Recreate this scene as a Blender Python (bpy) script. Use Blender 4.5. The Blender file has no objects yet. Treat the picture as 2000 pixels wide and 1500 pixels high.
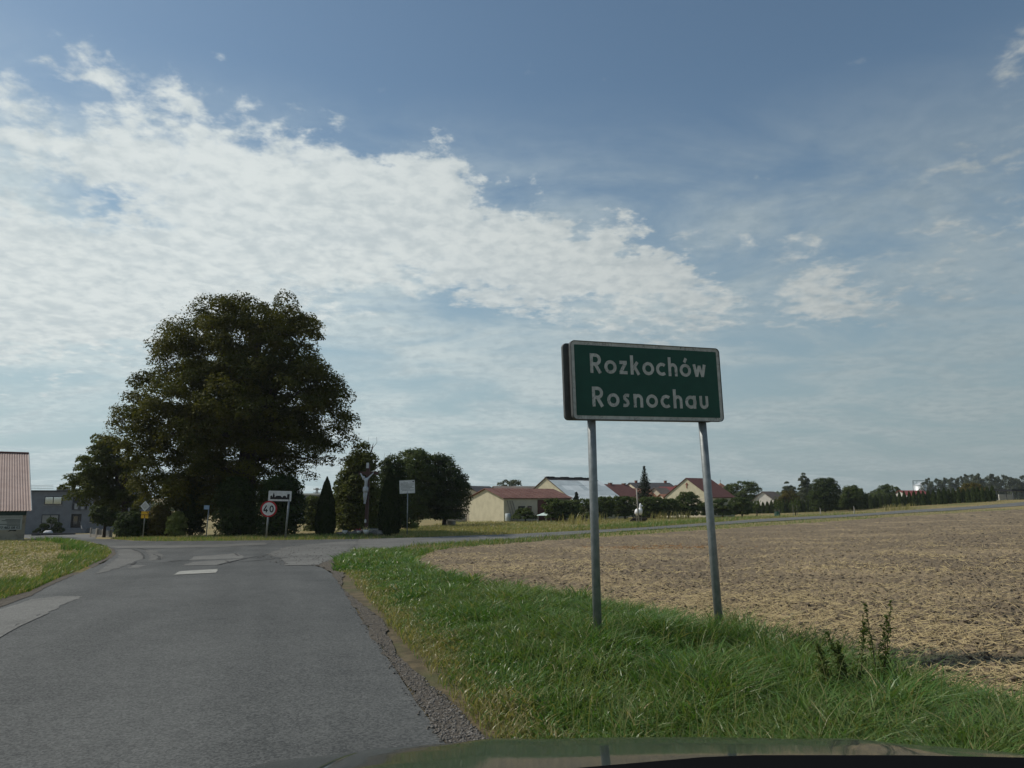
import bpy, bmesh, math, random
import numpy as np
from mathutils import Vector, Matrix
from mathutils.geometry import delaunay_2d_cdt

SC = bpy.context.scene
COL = SC.collection
rad = math.radians

# ------------------------------------------------------------------ camera
CAM = Vector((0.0, 0.0, 1.35))
FPX = 1387.0
PITCH = math.atan(222.0 / FPX)
cam_d = bpy.data.cameras.new('camera')
cam_d.sensor_width = 36.0
cam_d.lens = 36.0 * FPX / 2000.0
cam_d.clip_start = 0.05
cam_d.clip_end = 8000.0
cam = bpy.data.objects.new('camera', cam_d)
COL.objects.link(cam)
cam.location = CAM
cam.rotation_euler = (math.pi / 2 + PITCH, 0, 0)
SC.camera = cam

# ------------------------------------------------------------------ render look
SC.view_settings.view_transform = 'Standard'
SC.view_settings.look = 'None'
SC.view_settings.gamma = 1.0
SC.view_settings.use_curve_mapping = False
SC.view_settings.exposure = 0.0
try:
    SC.cycles.use_denoising = True
    SC.cycles.max_bounces = 8
    SC.cycles.transparent_max_bounces = 8
    SC.cycles.caustics_reflective = False
    SC.cycles.caustics_refractive = False
except Exception:
    pass

# ------------------------------------------------------------------ sun
SUN_AZ = Vector((-0.97, 0.24))          # horizontal direction towards the sun
SUN_EL = rad(46)
_h = SUN_AZ.normalized()
SUN_DIR = Vector((_h.x * math.cos(SUN_EL), _h.y * math.cos(SUN_EL), math.sin(SUN_EL)))
sun_d = bpy.data.lights.new('sun', 'SUN')
sun_d.energy = 3.2
sun_d.angle = rad(0.55)
sun_d.color = (1.0, 0.93, 0.82)
sun = bpy.data.objects.new('sun', sun_d)
COL.objects.link(sun)
sun.rotation_euler = (-SUN_DIR).to_track_quat('-Z', 'Y').to_euler()
sun.location = (-40, 20, 60)


def pdir(px, py):
    X = (px - 1000.0) / FPX
    Y = -(py - 750.0) / FPX
    cp, sp = math.cos(PITCH), math.sin(PITCH)
    return Vector((X, cp - Y * sp, sp + Y * cp))


def at(px, py, D):
    d = pdir(px, py)
    return CAM + d * (D / d.y)


# ------------------------------------------------------------------ node helpers
def nd(nt, kind, ins=None, **props):
    n = nt.nodes.new(kind)
    for k, v in props.items():
        setattr(n, k, v)
    for k, v in (ins or {}).items():
        s = n.inputs[k]
        if isinstance(v, bpy.types.NodeSocket):
            nt.links.new(v, s)
        else:
            if isinstance(v, (tuple, list)) and len(v) == 3 and s.type == 'RGBA':
                v = (*v, 1.0)
            s.default_value = v
    return n


def mth(nt, op, a, b=0.0, c=None, clamp=False):
    ins = {0: a, 1: b}
    if c is not None:
        ins[2] = c
    return nd(nt, 'ShaderNodeMath', ins, operation=op, use_clamp=clamp).outputs[0]


def sstep(nt, v, lo, hi, a=0.0, b=1.0):
    return nd(nt, 'ShaderNodeMapRange', {'Value': v, 'From Min': lo, 'From Max': hi, 'To Min': a, 'To Max': b},
              interpolation_type='SMOOTHSTEP').outputs[0]


def mixc(nt, f, a, b, mode='MIX'):
    return nd(nt, 'ShaderNodeMixRGB', {0: f, 1: a, 2: b}, blend_type=mode).outputs[0]


def noise_n(nt, vec, scale, detail=4.0, rough=0.55, dist=0.0):
    return nd(nt, 'ShaderNodeTexNoise', {'Vector': vec, 'Scale': scale, 'Detail': detail, 'Roughness': rough, 'Distortion': dist}).outputs[0]


def fcurve(nt, v, pts):
    n = nd(nt, 'ShaderNodeFloatCurve', {'Value': v})
    c = n.mapping.curves[0]
    pts = sorted(pts)
    c.points[0].location = pts[0]
    c.points[1].location = pts[-1]
    for p in pts[1:-1]:
        c.points.new(*p)
    for p in c.points:
        p.handle_type = 'AUTO_CLAMPED'
    n.mapping.update()
    return n.outputs[0]


# ------------------------------------------------------------------ world: Nishita sky with a broken cloud deck
world = bpy.data.worlds.new('World')
SC.world = world
world.use_nodes = True
wt = world.node_tree
wt.nodes.clear()
SKY_K = 0.095
sky = nd(wt, 'ShaderNodeTexSky', sky_type='NISHITA', sun_disc=False)
sky.sun_elevation = SUN_EL
sky.sun_rotation = math.atan2(_h.x, _h.y)
sky.altitude = 200
sky.air_density = 1.0
sky.dust_density = 0.5
sky.ozone_density = 1.6
tc = nd(wt, 'ShaderNodeTexCoord').outputs['Generated']
dirn = nd(wt, 'ShaderNodeVectorMath', {0: tc}, operation='NORMALIZE').outputs[0]
sx = nd(wt, 'ShaderNodeSeparateXYZ', {0: dirn})
dx, dy, dz = sx.outputs
AZ = mth(wt, 'ARCTAN2', dx, dy)                       # radians, 0 = north, + = east
EL = mth(wt, 'ARCSINE', dz)
dzc = mth(wt, 'ADD', mth(wt, 'MAXIMUM', dz, 0.0), 0.17)
cp = nd(wt, 'ShaderNodeCombineXYZ', {0: mth(wt, 'DIVIDE', dx, dzc), 1: mth(wt, 'DIVIDE', dy, dzc), 2: 0.0}).outputs[0]


def azel(px, py):
    d = pdir(px, py).normalized()
    return math.atan2(d.x, d.y), math.asin(d.z)


def curve_from_px(pts, left, right):
    """pixel polyline -> curve of elevation over azimuth, both scaled to 0..1"""
    r = [(0.0, left), (1.0, right)]
    for px, py in pts:
        a, e = azel(px, py)
        r.append(((a + math.pi) / (2 * math.pi), e / (math.pi / 2)))
    return r


AN = mth(wt, 'DIVIDE', mth(wt, 'ADD', AZ, math.pi), 2 * math.pi)
EN = mth(wt, 'DIVIDE', EL, math.pi / 2)
TOP = fcurve(wt, AN, curve_from_px([(-400, 30), (0, 40), (250, 60), (450, 135), (650, 215), (850, 280), (1000, 355),
                                    (1200, 410), (1350, 485), (1450, 560), (1530, 650), (2100, 720)], 0.42, 0.30))
BOT = fcurve(wt, AN, curve_from_px([(-300, 760), (0, 740), (400, 680), (620, 640), (850, 600), (1000, 628), (1150, 645), (1400, 640),
                                    (1500, 628), (1650, 640), (2000, 660)], 0.10, 0.15))
warp = noise_n(wt, cp, 2.6, 5, 0.6)
warp_f = noise_n(wt, cp, 9.0, 6, 0.62)
wob = mth(wt, 'ADD', mth(wt, 'MULTIPLY', mth(wt, 'SUBTRACT', warp, 0.5), 0.10), mth(wt, 'MULTIPLY', mth(wt, 'SUBTRACT', warp_f, 0.5), 0.10))
upd = mth(wt, 'SUBTRACT', mth(wt, 'ADD', TOP, wob), EN)
dnd = mth(wt, 'SUBTRACT', EN, mth(wt, 'ADD', BOT, mth(wt, 'MULTIPLY', wob, 0.8)))
soft = sstep(wt, AZ, -0.65, -0.1, 0.13, 0.040)
m_top = nd(wt, 'ShaderNodeMapRange', {'Value': mth(wt, 'DIVIDE', upd, soft), 'From Min': -0.15, 'From Max': 1.0, 'To Min': 0, 'To Max': 1},
           interpolation_type='SMOOTHSTEP').outputs[0]
m_bot = sstep(wt, dnd, -0.03, 0.055)
deck = mth(wt, 'MULTIPLY', m_top, m_bot)
deck = mth(wt, 'MULTIPLY', deck, sstep(wt, mth(wt, 'ADD', EN, mth(wt, 'MULTIPLY', AZ, -0.10)), 0.29, 0.42, 1.0, 0.56))


def blob(px, py, rx, ry, amp, rot=0.0):
    a0, e0 = azel(px, py)
    sa, se = rx / FPX, ry / FPX
    u = mth(wt, 'SUBTRACT', AZ, a0)
    v = mth(wt, 'SUBTRACT', EL, e0)
    c, s = math.cos(rot), math.sin(rot)
    uu = mth(wt, 'DIVIDE', mth(wt, 'ADD', mth(wt, 'MULTIPLY', u, c), mth(wt, 'MULTIPLY', v, s)), sa)
    vv = mth(wt, 'DIVIDE', mth(wt, 'SUBTRACT', mth(wt, 'MULTIPLY', v, c), mth(wt, 'MULTIPLY', u, s)), se)
    q = mth(wt, 'ADD', mth(wt, 'MULTIPLY', uu, uu), mth(wt, 'MULTIPLY', vv, vv))
    return mth(wt, 'MULTIPLY', mth(wt, 'EXPONENT', mth(wt, 'MULTIPLY', q, -1.0)), amp)


m = deck
for b in [(1590, 555, 70, 46, 0.75), (1630, 608, 105, 26, 0.55), (1900, 440, 120, 40, 0.38), (1930, 310, 120, 35, 0.30),
          (1560, 470, 60, 18, 0.35), (1480, 345, 40, 14, 0.28), (1990, 120, 60, 60, 0.30), (1850, 560, 160, 50, 0.22),
          (1380, 460, 130, 20, 0.35, -0.15), (110, 100, 60, 26, 0.30), (380, 100, 110, 9, 0.36), (215, 140, 70, 28, 0.30, -0.5),
          (110, 385, 170, 45, -0.75), (900, 610, 150, 20, -0.35, -0.12), (660, 570, 160, 22, -0.28, -0.1), (520, 545, 120, 20, -0.15)]:
    m = mth(wt, 'ADD', m, blob(*b))
n1 = noise_n(wt, cp, 6.8, 8, 0.62, 0.3)
n2 = noise_n(wt, cp, 17.0, 6, 0.55, 0.15)
nn = mth(wt, 'ADD', mth(wt, 'MULTIPLY', n1, 0.45), mth(wt, 'MULTIPLY', n2, 0.55))
cov = mth(wt, 'ADD', mth(wt, 'MULTIPLY', m, 1.25), mth(wt, 'MULTIPLY', mth(wt, 'SUBTRACT', nn, 0.5), mth(wt, 'MULTIPLY', sstep(wt, m, 0.55, 1.0, 4.4, 1.6), sstep(wt, m, 0.0, 0.35, 0.58, 1.0))))
dens = sstep(wt, cov, 0.26, 1.08)
# thin veil low in the sky
st = nd(wt, 'ShaderNodeVectorMath', {0: cp, 1: (0.8, 1.3, 1.0)}, operation='MULTIPLY').outputs[0]
v1 = noise_n(wt, st, 2.0, 7, 0.6, 0.6)
veil_h = mth(wt, 'MULTIPLY', sstep(wt, EN, 0.36, 0.20), sstep(wt, AZ, 0.75, -0.3, 0.6, 1.0))
veil = mth(wt, 'MULTIPLY', sstep(wt, v1, 0.30, 0.66), mth(wt, 'MULTIPLY', veil_h, 0.92))
# bright cloud colour, greyer in its thicker cells
shade = noise_n(wt, nd(wt, 'ShaderNodeVectorMath', {0: cp, 1: (0.03, 0.05, 0)}, operation='ADD').outputs[0], 19.0, 5, 0.55, 0.2)
sh = sstep(wt, mth(wt, 'ADD', mth(wt, 'MULTIPLY', shade, 0.6), mth(wt, 'MULTIPLY', warp, 0.4)), 0.36, 0.60)
az_b = sstep(wt, AZ, 0.75, -0.45, 0.62, 1.0)
c_cl = mixc(wt, sh, (0.56, 0.625, 0.64), (0.72, 0.77, 0.76))
c_cl = mixc(wt, 1.0, c_cl, nd(wt, 'ShaderNodeCombineXYZ', {0: az_b, 1: az_b, 2: az_b}).outputs[0], 'MULTIPLY')
c_cl = nd(wt, 'ShaderNodeVectorMath', {0: c_cl, 1: (1, 1, 1)}, operation='MULTIPLY').outputs[0]
skyc = nd(wt, 'ShaderNodeVectorMath', {0: sky.outputs[0], 3: SKY_K}, operation='SCALE')
sky_t = nd(wt, 'ShaderNodeVectorMath', {0: skyc.outputs[0], 1: (1.06, 1.10, 0.98)}, operation='MULTIPLY').outputs[0]
# pale air towards the horizon, brighter on the sun's side
hz_c = nd(wt, 'ShaderNodeVectorMath', {0: (0.385, 0.505, 0.55), 3: az_b}, operation='SCALE').outputs[0]
hz_f = sstep(wt, EN, 0.32, 0.0, 0.0, 0.94)
sky_s = mixc(wt, hz_f, sky_t, hz_c)
base = mixc(wt, veil, sky_s, nd(wt, 'ShaderNodeVectorMath', {0: c_cl, 1: (0.86, 0.91, 0.93)}, operation='MULTIPLY').outputs[0])
fin = mixc(wt, mth(wt, 'MULTIPLY', dens, 0.93), base, c_cl)
bg = nd(wt, 'ShaderNodeBackground', {'Color': fin, 'Strength': 1.0})
wo = nd(wt, 'ShaderNodeOutputWorld')
wt.links.new(bg.outputs[0], wo.inputs[0])
try:
    world.cycles.sampling_method = 'MANUAL'
    world.cycles.sample_map_resolution = 512
except Exception:
    pass

# ------------------------------------------------------------------ terrain
CP = np.array([
    (0, -25, 0), (-20, -10, .1), (20, -10, .1), (0, 0, 0), (-5, 0, 0), (5, 0, .02), (-6, 9, 0), (0, 8, 0), (5, 9, 0), (14, 12, -.05), (30, 20, 0),
    (-3, 20, -.35), (6, 25, -.4), (25, 40, -.35), (50, 50, -.1), (-11, 19.4, -.3), (-23, 32, -.65), (-16, 29, -.6), (-13, 37, -.70), (-8, 42, -.72),
    (-5.5, 36, -.7), (0, 38, -.75), (4.4, 44, -.8), (11.6, 54, -.9), (26, 72.6, -.9), (52, 96, -.6), (80, 112, .3), (86, 125, .9),
    (-27, 45, -1.2), (-36, 52, -1.65), (-84, 95, -3.65), (-60, 95, -3.3), (-17, 46, -1.0), (-10, 75, -1.5), (-5, 85, -1.47), (10, 110, -1.7),
    (40, 110, -1.5), (55, 150, -1.7), (20, 160, -1.6), (110, 150, 1.2), (-60, 150, -4), (-40, 25, -.6), (-50, 40, -1.7), (-90, 60, -3), (-10, 150, -2.2), (90, 60, .4)], float)


def _tps(r2):
    return 0.5 * r2 * np.log(np.maximum(r2, 1e-9))


_n = len(CP)
_K = _tps(((CP[:, None, :2] - CP[None, :, :2]) ** 2).sum(-1)) + np.eye(_n) * 6.0
_P = np.c_[np.ones(_n), CP[:, :2]]
_A = np.block([[_K, _P], [_P.T, np.zeros((3, 3))]])
_W = np.linalg.solve(_A, np.r_[CP[:, 2], 0, 0, 0])


def H(x, y):
    x = np.asarray(x, float)
    y = np.asarray(y, float)
    sh = x.shape
    x = x.ravel().copy()
    y = y.ravel().copy()
    cx, cy, R = 0.0, 62.0, 118.0
    r = np.hypot(x - cx, y - cy)
    k = np.where(r > R, R / np.maximum(r, 1e-6), 1.0)
    x = cx + (x - cx) * k
    y = cy + (y - cy) * k
    out = np.empty(len(x))
    for i in range(0, len(x), 60000):
        xs, ys = x[i:i + 60000], y[i:i + 60000]
        r2 = (xs[:, None] - CP[None, :, 0]) ** 2 + (ys[:, None] - CP[None, :, 1]) ** 2
        out[i:i + 60000] = _tps(r2) @ _W[:_n] + _W[_n] + xs * _W[_n + 1] + ys * _W[_n + 2]
    near = np.clip((9.0 - np.hypot(x, y)) / 4.0, 0, 1)
    return (out * (1 - near)).reshape(sh)


def h(x, y):
    return float(H(np.array([x]), np.array([y]))[0])


def gp(px, py, far=220.0):
    """where the line of sight through a picture point meets the ground"""
    d = pdir(px, py)
    ys = np.concatenate([np.linspace(1.5, 60, 1200), np.linspace(60, far, 800)])
    xs = d.x / d.y * ys
    zs = CAM.z + d.z / d.y * ys
    below = np.nonzero(zs <= H(xs, ys))[0]
    if len(below) == 0:
        return (xs[-1], ys[-1])
    i = below[0]
    return (float(xs[i]), float(ys[i]))


def PP(pts):
    return [gp(*p) for p in pts]


def ground_at(px, D):
    """point on the ground on the vertical through picture column px at depth D (picture row near the horizon)"""
    x = at(px, 985, D).x
    return Vector((x, D, h(x, D)))


# ------------------------------------------------------------------ numpy noise
def _hash(ix, iy, s):
    v = (ix.astype(np.int64) * 374761393 + iy.astype(np.int64) * 668265263 + s * 1442695041) & 0x7fffffff
    v = (v ^ (v >> 13)) * 1274126177 & 0x7fffffff
    return ((v ^ (v >> 16)) & 0xffff) / 65535.0


def vn(x, y, s=0):
    ix, iy = np.floor(x), np.floor(y)
    fx, fy = x - ix, y - iy
    fx = fx * fx * (3 - 2 * fx)
    fy = fy * fy * (3 - 2 * fy)
    a, b = _hash(ix, iy, s), _hash(ix + 1, iy, s)
    c, d = _hash(ix, iy + 1, s), _hash(ix + 1, iy + 1, s)
    return (a * (1 - fx) + b * fx) * (1 - fy) + (c * (1 - fx) + d * fx) * fy


def fbm(x, y, s=0, o=4):
    t, a, n = 0.0, 0.5, 0.0
    for i in range(o):
        t = t + a * vn(x * 2 ** i, y * 2 ** i, s + i)
        n += a
        a *= 0.5
    return t / n


def inpoly(x, y, poly):
    x = np.asarray(x)
    y = np.asarray(y)
    r = np.zeros(x.shape, bool)
    n = len(poly)
    for i in range(n):
        x1, y1 = poly[i][:2]
        x2, y2 = poly[(i + 1) % n][:2]
        if y1 == y2:
            continue
        c = ((y1 > y) != (y2 > y)) & (x < (x2 - x1) * (y - y1) / (y2 - y1) + x1)
        r ^= c
    return r


def pdist(x, y, line):
    """distance to a polyline"""
    best = np.full(np.shape(x), 1e9)
    for (x1, y1), (x2, y2) in zip(line[:-1], line[1:]):
        vx, vy = x2 - x1, y2 - y1
        t = np.clip(((x - x1) * vx + (y - y1) * vy) / (vx * vx + vy * vy + 1e-9), 0, 1)
        best = np.minimum(best, np.hypot(x - x1 - t * vx, y - y1 - t * vy))
    return best


# ------------------------------------------------------------------ object helpers
def link(o, parent=None):
    COL.objects.link(o)
    if parent is not None:
        o.parent = parent
    return o


def tag(o, label=None, cat=None, group=None, kind=None):
    if label:
        o['label'] = label
    if cat:
        o['category'] = cat
    if group:
        o['group'] = group
    if kind:
        o['kind'] = kind
    return o


def thing(name, label, cat, loc=(0, 0, 0), rz=0.0, group=None):
    o = bpy.data.objects.new(name, None)
    o.empty_display_size = 0.2
    o.location = loc
    o.rotation_euler = (0, 0, rz)
    link(o)
    return tag(o, label, cat, group)


def mesh_np(name, verts, faces, mat=None, parent=None, tint=None, smooth=False):
    """faces: (M,k) int array"""
    me = bpy.data.meshes.new(name)
    verts = np.asarray(verts, np.float32)
    faces = np.asarray(faces, np.int32)
    M, k = faces.shape
    me.vertices.add(len(verts))
    me.vertices.foreach_set('co', verts.ravel())
    me.loops.add(M * k)
    me.loops.foreach_set('vertex_index', faces.ravel())
    me.polygons.add(M)
    me.polygons.foreach_set('loop_start', np.arange(0, M * k, k, dtype=np.int32))
    me.polygons.foreach_set('loop_total', np.full(M, k, np.int32))
    if smooth:
        me.polygons.foreach_set('use_smooth', np.ones(M, bool))
    me.update(calc_edges=True)
    if tint is not None:
        a = me.attributes.new('tint', 'FLOAT', 'FACE')
        a.data.foreach_set('value', np.asarray(tint, np.float32))
    if mat:
        me.materials.append(mat)
    o = bpy.data.objects.new(name, me)
    return link(o, parent)


class MB:
    def __init__(s):
        s.v, s.f = [], []

    def poly(s, pts):
        n = len(s.v)
        s.v += [tuple(p) for p in pts]
        s.f.append(tuple(range(n, n + len(pts))))
        return s

    def raw(s, vs, fs):
        n = len(s.v)
        s.v += [tuple(p) for p in vs]
        s.f += [tuple(i + n for i in f) for f in fs]
        return s

    def box(s, x0, x1, y0, y1, z0, z1):
        v = [(x0, y0, z0), (x1, y0, z0), (x1, y1, z0), (x0, y1, z0), (x0, y0, z1), (x1, y0, z1), (x1, y1, z1), (x0, y1, z1)]
        return s.raw(v, [(0, 3, 2, 1), (4, 5, 6, 7), (0, 1, 5, 4), (1, 2, 6, 5), (2, 3, 7, 6), (3, 0, 4, 7)])

    def prism(s, pts, axis, a, b):
        """2-D polygon (p,q) extruded along axis from a to b; axis 'y': p=x q=z, 'x': p=y q=z, 'z': p=x q=y"""
        def P(p, q, t):
            return (p, t, q) if axis == 'y' else ((t, p, q) if axis == 'x' else (p, q, t))
        n = len(pts)
        v = [P(p, q, a) for p, q in pts] + [P(p, q, b) for p, q in pts]
        f = [tuple(range(n))[::-1], tuple(range(n, 2 * n))] + [(i, (i + 1) % n, n + (i + 1) % n, n + i) for i in range(n)]
        return s.raw(v, f)

    def tube(s, pts, rads, sides=8, cap=True):
        pts = [Vector(p) for p in pts]
        if not isinstance(rads, (list, tuple)):
            rads = [rads] * len(pts)
        n0 = len(s.v)
        prev = None
        for i, p in enumerate(pts):
            t = (pts[min(i + 1, len(pts) - 1)] - pts[max(i - 1, 0)]).normalized()
            if prev is None:
                a = t.orthogonal().normalized()
            else:
                a = (prev - t * prev.dot(t)).normalized()
            prev = a
            b = t.cross(a)
            for k in range(sides):
                w = 2 * math.pi * k / sides
                s.v.append(tuple(p + (a * math.cos(w) + b * math.sin(w)) * rads[i]))
        for i in range(len(pts) - 1):
            for k in range(sides):
                k2 = (k + 1) % sides
                s.f.append((n0 + i * sides + k, n0 + i * sides + k2, n0 + (i + 1) * sides + k2, n0 + (i + 1) * sides + k))
        if cap:
            s.f.append(tuple(n0 + k for k in range(sides))[::-1])
            e = n0 + (len(pts) - 1) * sides
            s.f.append(tuple(e + k for k in range(sides)))
        return s

    def lathe(s, prof, sides=16, c=(0, 0, 0)):
        n0 = len(s.v)
        for r, z in prof:
            for k in range(sides):
                w = 2 * math.pi * k / sides
                s.v.append((c[0] + r * math.cos(w), c[1] + r * math.sin(w), c[2] + z))
        for i in range(len(prof) - 1):
            for k in range(sides):
                k2 = (k + 1) % sides
                s.f.append((n0 + i * sides + k, n0 + i * sides + k2, n0 + (i + 1) * sides + k2, n0 + (i + 1) * sides + k))
        s.f.append(tuple(n0 + k for k in range(sides))[::-1])
        e = n0 + (len(prof) - 1) * sides
        s.f.append(tuple(e + k for k in range(sides)))
        return s

    def build(s, name, mat, parent=None, smooth=False, bevel=0.0):
        me = bpy.data.meshes.new(name)
        me.from_pydata(s.v, [], s.f)
        me.update()
        if mat:
            me.materials.append(mat)
        if smooth:
            me.polygons.foreach_set('use_smooth', [True] * len(me.polygons))
        o = bpy.data.objects.new(name, me)
        link(o, parent)
        if bevel:
            md = o.modifiers.new('bevel', 'BEVEL')
            md.width = bevel
            md.segments = 2
        return o


def sub(name, mat, parent, fn, **kw):
    mb = MB()
    fn(mb)
    return mb.build(name, mat, parent, **kw)


def copy_tree(root, loc, rz=None, scale=None, label=None):
    r = root.copy()
    COL.objects.link(r)
    r.location = loc
    if rz is not None:
        r.rotation_euler = (0, 0, rz)
    if scale is not None:
        r.scale = scale
    if label:
        r['label'] = label
    for c in root.children:
        d = c.copy()
        COL.objects.link(d)
        d.parent = r
        for g in c.children:
            e = g.copy()
            COL.objects.link(e)
            e.parent = d
    return r


# ------------------------------------------------------------------ materials
MATS = {}


def surf(name, c1, c2=None, scale=4.0, detail=5.0, rough=0.8, bump=0.0, bscale=None, metal=0.0, spec=0.3, c3=None, s3=0.6, f3=0.6, stretch=None, coat=0.0, contrast=(0.35, 0.65)):
    mt = bpy.data.materials.new(name)
    mt.use_nodes = True
    nt = mt.node_tree
    b = nt.nodes['Principled BSDF']
    pos = nd(nt, 'ShaderNodeNewGeometry').outputs['Position']
    if stretch:
        pos = nd(nt, 'ShaderNodeVectorMath', {0: pos, 1: stretch}, operation='MULTIPLY').outputs[0]
    c2 = c2 or tuple(v * 0.8 for v in c1)
    f = sstep(nt, noise_n(nt, pos, scale, detail, 0.6), *contrast)
    col = mixc(nt, f, c1, c2)
    if c3:
        g = sstep(nt, noise_n(nt, pos, s3, 5, 0.65), 0.46, 0.66, 0, f3)
        col = mixc(nt, g, col, c3)
    nt.links.new(col, b.inputs['Base Color'])
    b.inputs['Roughness'].default_value = rough
    b.inputs['Metallic'].default_value = metal
    b.inputs['Specular IOR Level'].default_value = spec
    if coat:
        b.inputs['Coat Weight'].default_value = coat
        b.inputs['Coat Roughness'].default_value = 0.05
    if bump:
        bn = nd(nt, 'ShaderNodeBump', {'Height': noise_n(nt, pos, bscale or scale * 4, 5, 0.6), 'Strength': bump, 'Distance': 0.02})
        nt.links.new(bn.outputs[0], b.inputs['Normal'])
    MATS[name] = mt
    return mt


def leafmat(name, c1, c2, trans=0.25, rough=0.65, tcol=None, spec=0.10):
    mt = bpy.data.materials.new(name)
    mt.use_nodes = True
    nt = mt.node_tree
    b = nt.nodes['Principled BSDF']
    out = nt.nodes['Material Output']
    a = nd(nt, 'ShaderNodeAttribute', attribute_name='tint').outputs['Fac']
    col = mixc(nt, a, c1, c2)
    nt.links.new(col, b.inputs['Base Color'])
    b.inputs['Roughness'].default_value = rough
    b.inputs['Specular IOR Level'].default_value = spec
    tr = nd(nt, 'ShaderNodeBsdfTranslucent', {'Color': mixc(nt, 1.0, col, tcol or (1.5, 1.5, 0.7), 'MULTIPLY')})
    mx = nd(nt, 'ShaderNodeMixShader', {0: trans, 1: b.outputs[0], 2: tr.outputs[0]})
    nt.links.new(mx.outputs[0], out.inputs[0])
    MATS[name] = mt
    return mt


def asphalt(name, lo, hi, track=0.25, speck=0.9, patchy=0.5, heading=-17.0, bumpk=0.6):
    mt = bpy.data.materials.new(name)
    mt.use_nodes = True
    nt = mt.node_tree
    b = nt.nodes['Principled BSDF']
    pos = nd(nt, 'ShaderNodeNewGeometry').outputs['Position']
    rot = nd(nt, 'ShaderNodeVectorRotate', {'Vector': pos, 'Angle': rad(heading)}, rotation_type='Z_AXIS').outputs[0]
    rot = nd(nt, 'ShaderNodeVectorMath', {0: rot, 1: (1.1, 0.10, 1.0)}, operation='MULTIPLY').outputs[0]
    agg = nd(nt, 'ShaderNodeTexVoronoi', {'Vector': pos, 'Scale': 80.0}, feature='F1').outputs['Color']
    ag = nd(nt, 'ShaderNodeSeparateColor', {0: agg}).outputs[0]
    fine = noise_n(nt, pos, 60, 4, 0.7)
    big = noise_n(nt, pos, 0.55, 6, 0.6)
    mid = noise_n(nt, pos, 4.0, 5, 0.65)
    trk = noise_n(nt, rot, 1.3, 4, 0.5)
    t = mth(nt, 'ADD', mth(nt, 'MULTIPLY', ag, 0.52 * speck), mth(nt, 'MULTIPLY', fine, 0.30 * speck))
    t = mth(nt, 'ADD', t, mth(nt, 'MULTIPLY', mth(nt, 'SUBTRACT', trk, 0.5), track * 2))
    t = mth(nt, 'ADD', t, mth(nt, 'MULTIPLY', mth(nt, 'SUBTRACT', big, 0.5), patchy))
    t = mth(nt, 'ADD', t, mth(nt, 'MULTIPLY', mth(nt, 'SUBTRACT', mid, 0.5), patchy * 0.6), None, True)
    col = mixc(nt, t, lo, hi)
    nt.links.new(col, b.inputs['Base Color'])
    b.inputs['Specular IOR Level'].default_value = 0.28
    nt.links.new(mth(nt, 'ADD', mth(nt, 'MULTIPLY', fine, 0.25), 0.62), b.inputs['Roughness'])
    bn = nd(nt, 'ShaderNodeBump', {'Height': mth(nt, 'ADD', ag, fine), 'Strength': bumpk, 'Distance': 0.006})
    nt.links.new(bn.outputs[0], b.inputs['Normal'])
    MATS[name] = mt
    return mt


asphalt('asphalt', (0.026, 0.029, 0.029), (0.172, 0.177, 0.168), speck=0.95)
asphalt('old_asphalt', (0.07, 0.071, 0.066), (0.225, 0.223, 0.205), track=0.1, patchy=0.9)
asphalt('patch_asphalt', (0.09, 0.09, 0.083), (0.265, 0.265, 0.245), track=0.05, patchy=0.8)
asphalt('tar', (0.035, 0.035, 0.034), (0.08, 0.08, 0.078), track=0.0)
asphalt('worn_paint', (0.20, 0.20, 0.18), (0.52, 0.52, 0.47), track=0.0, patchy=1.2)
surf('soil', (0.122, 0.094, 0.060), (0.205, 0.160, 0.102), 9, 8, 0.95, 0.8, 45, c3=(0.29, 0.225, 0.135), s3=0.22, f3=0.8)
surf('clod', (0.10, 0.08, 0.057), (0.19, 0.152, 0.107), 20, 5, 0.95, 0.6, 60)
surf('thatch', (0.075, 0.062, 0.034), (0.14, 0.11, 0.062), 7, 7, 0.95, 0.6, 40, c3=(0.075, 0.085, 0.03), s3=1.2, f3=0.7)
surf('dry_meadow', (0.27, 0.205, 0.09), (0.19, 0.16, 0.065), 1.6, 8, 0.95, 0.5, 12, c3=(0.10, 0.115, 0.035), s3=0.10, f3=0.75)
surf('gravel', (0.080, 0.070, 0.056), (0.14, 0.122, 0.098), 30, 6, 0.95, 0.9, 90)
surf('pebble', (0.085, 0.08, 0.072), (0.20, 0.185, 0.165), 33, 2, 0.9)
surf('galvanised', (0.25, 0.27, 0.275), (0.18, 0.20, 0.205), 14, 6, 0.5, 0.05, 60, metal=0.45, spec=0.5)
surf('sign_green', (0.004, 0.050, 0.034), (0.006, 0.062, 0.042), 6, 6, 0.45, c3=(0.01, 0.062, 0.045), s3=2.0, f3=0.5)
surf('sign_white', (0.50, 0.50, 0.48), (0.40, 0.40, 0.385), 18, 6, 0.6, c3=(0.33, 0.33, 0.31), s3=5.0, f3=0.7)
def cracks(mt, scale, dark):
    nt = mt.node_tree
    b = nt.nodes['Principled BSDF']
    src = b.inputs['Base Color'].links[0].from_socket
    pos = nd(nt, 'ShaderNodeNewGeometry').outputs['Position']
    pos = nd(nt, 'ShaderNodeVectorMath', {0: pos, 1: (1.0, 1.0, 0.55)}, operation='MULTIPLY').outputs[0]
    e = nd(nt, 'ShaderNodeTexVoronoi', {'Vector': pos, 'Scale': scale}, feature='DISTANCE_TO_EDGE').outputs['Distance']
    f = mth(nt, 'MULTIPLY', sstep(nt, e, 0.05, 0.0), sstep(nt, noise_n(nt, pos, 9, 3), 0.42, 0.6))
    nt.links.new(mixc(nt, f, src, dark), b.inputs['Base Color'])


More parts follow.
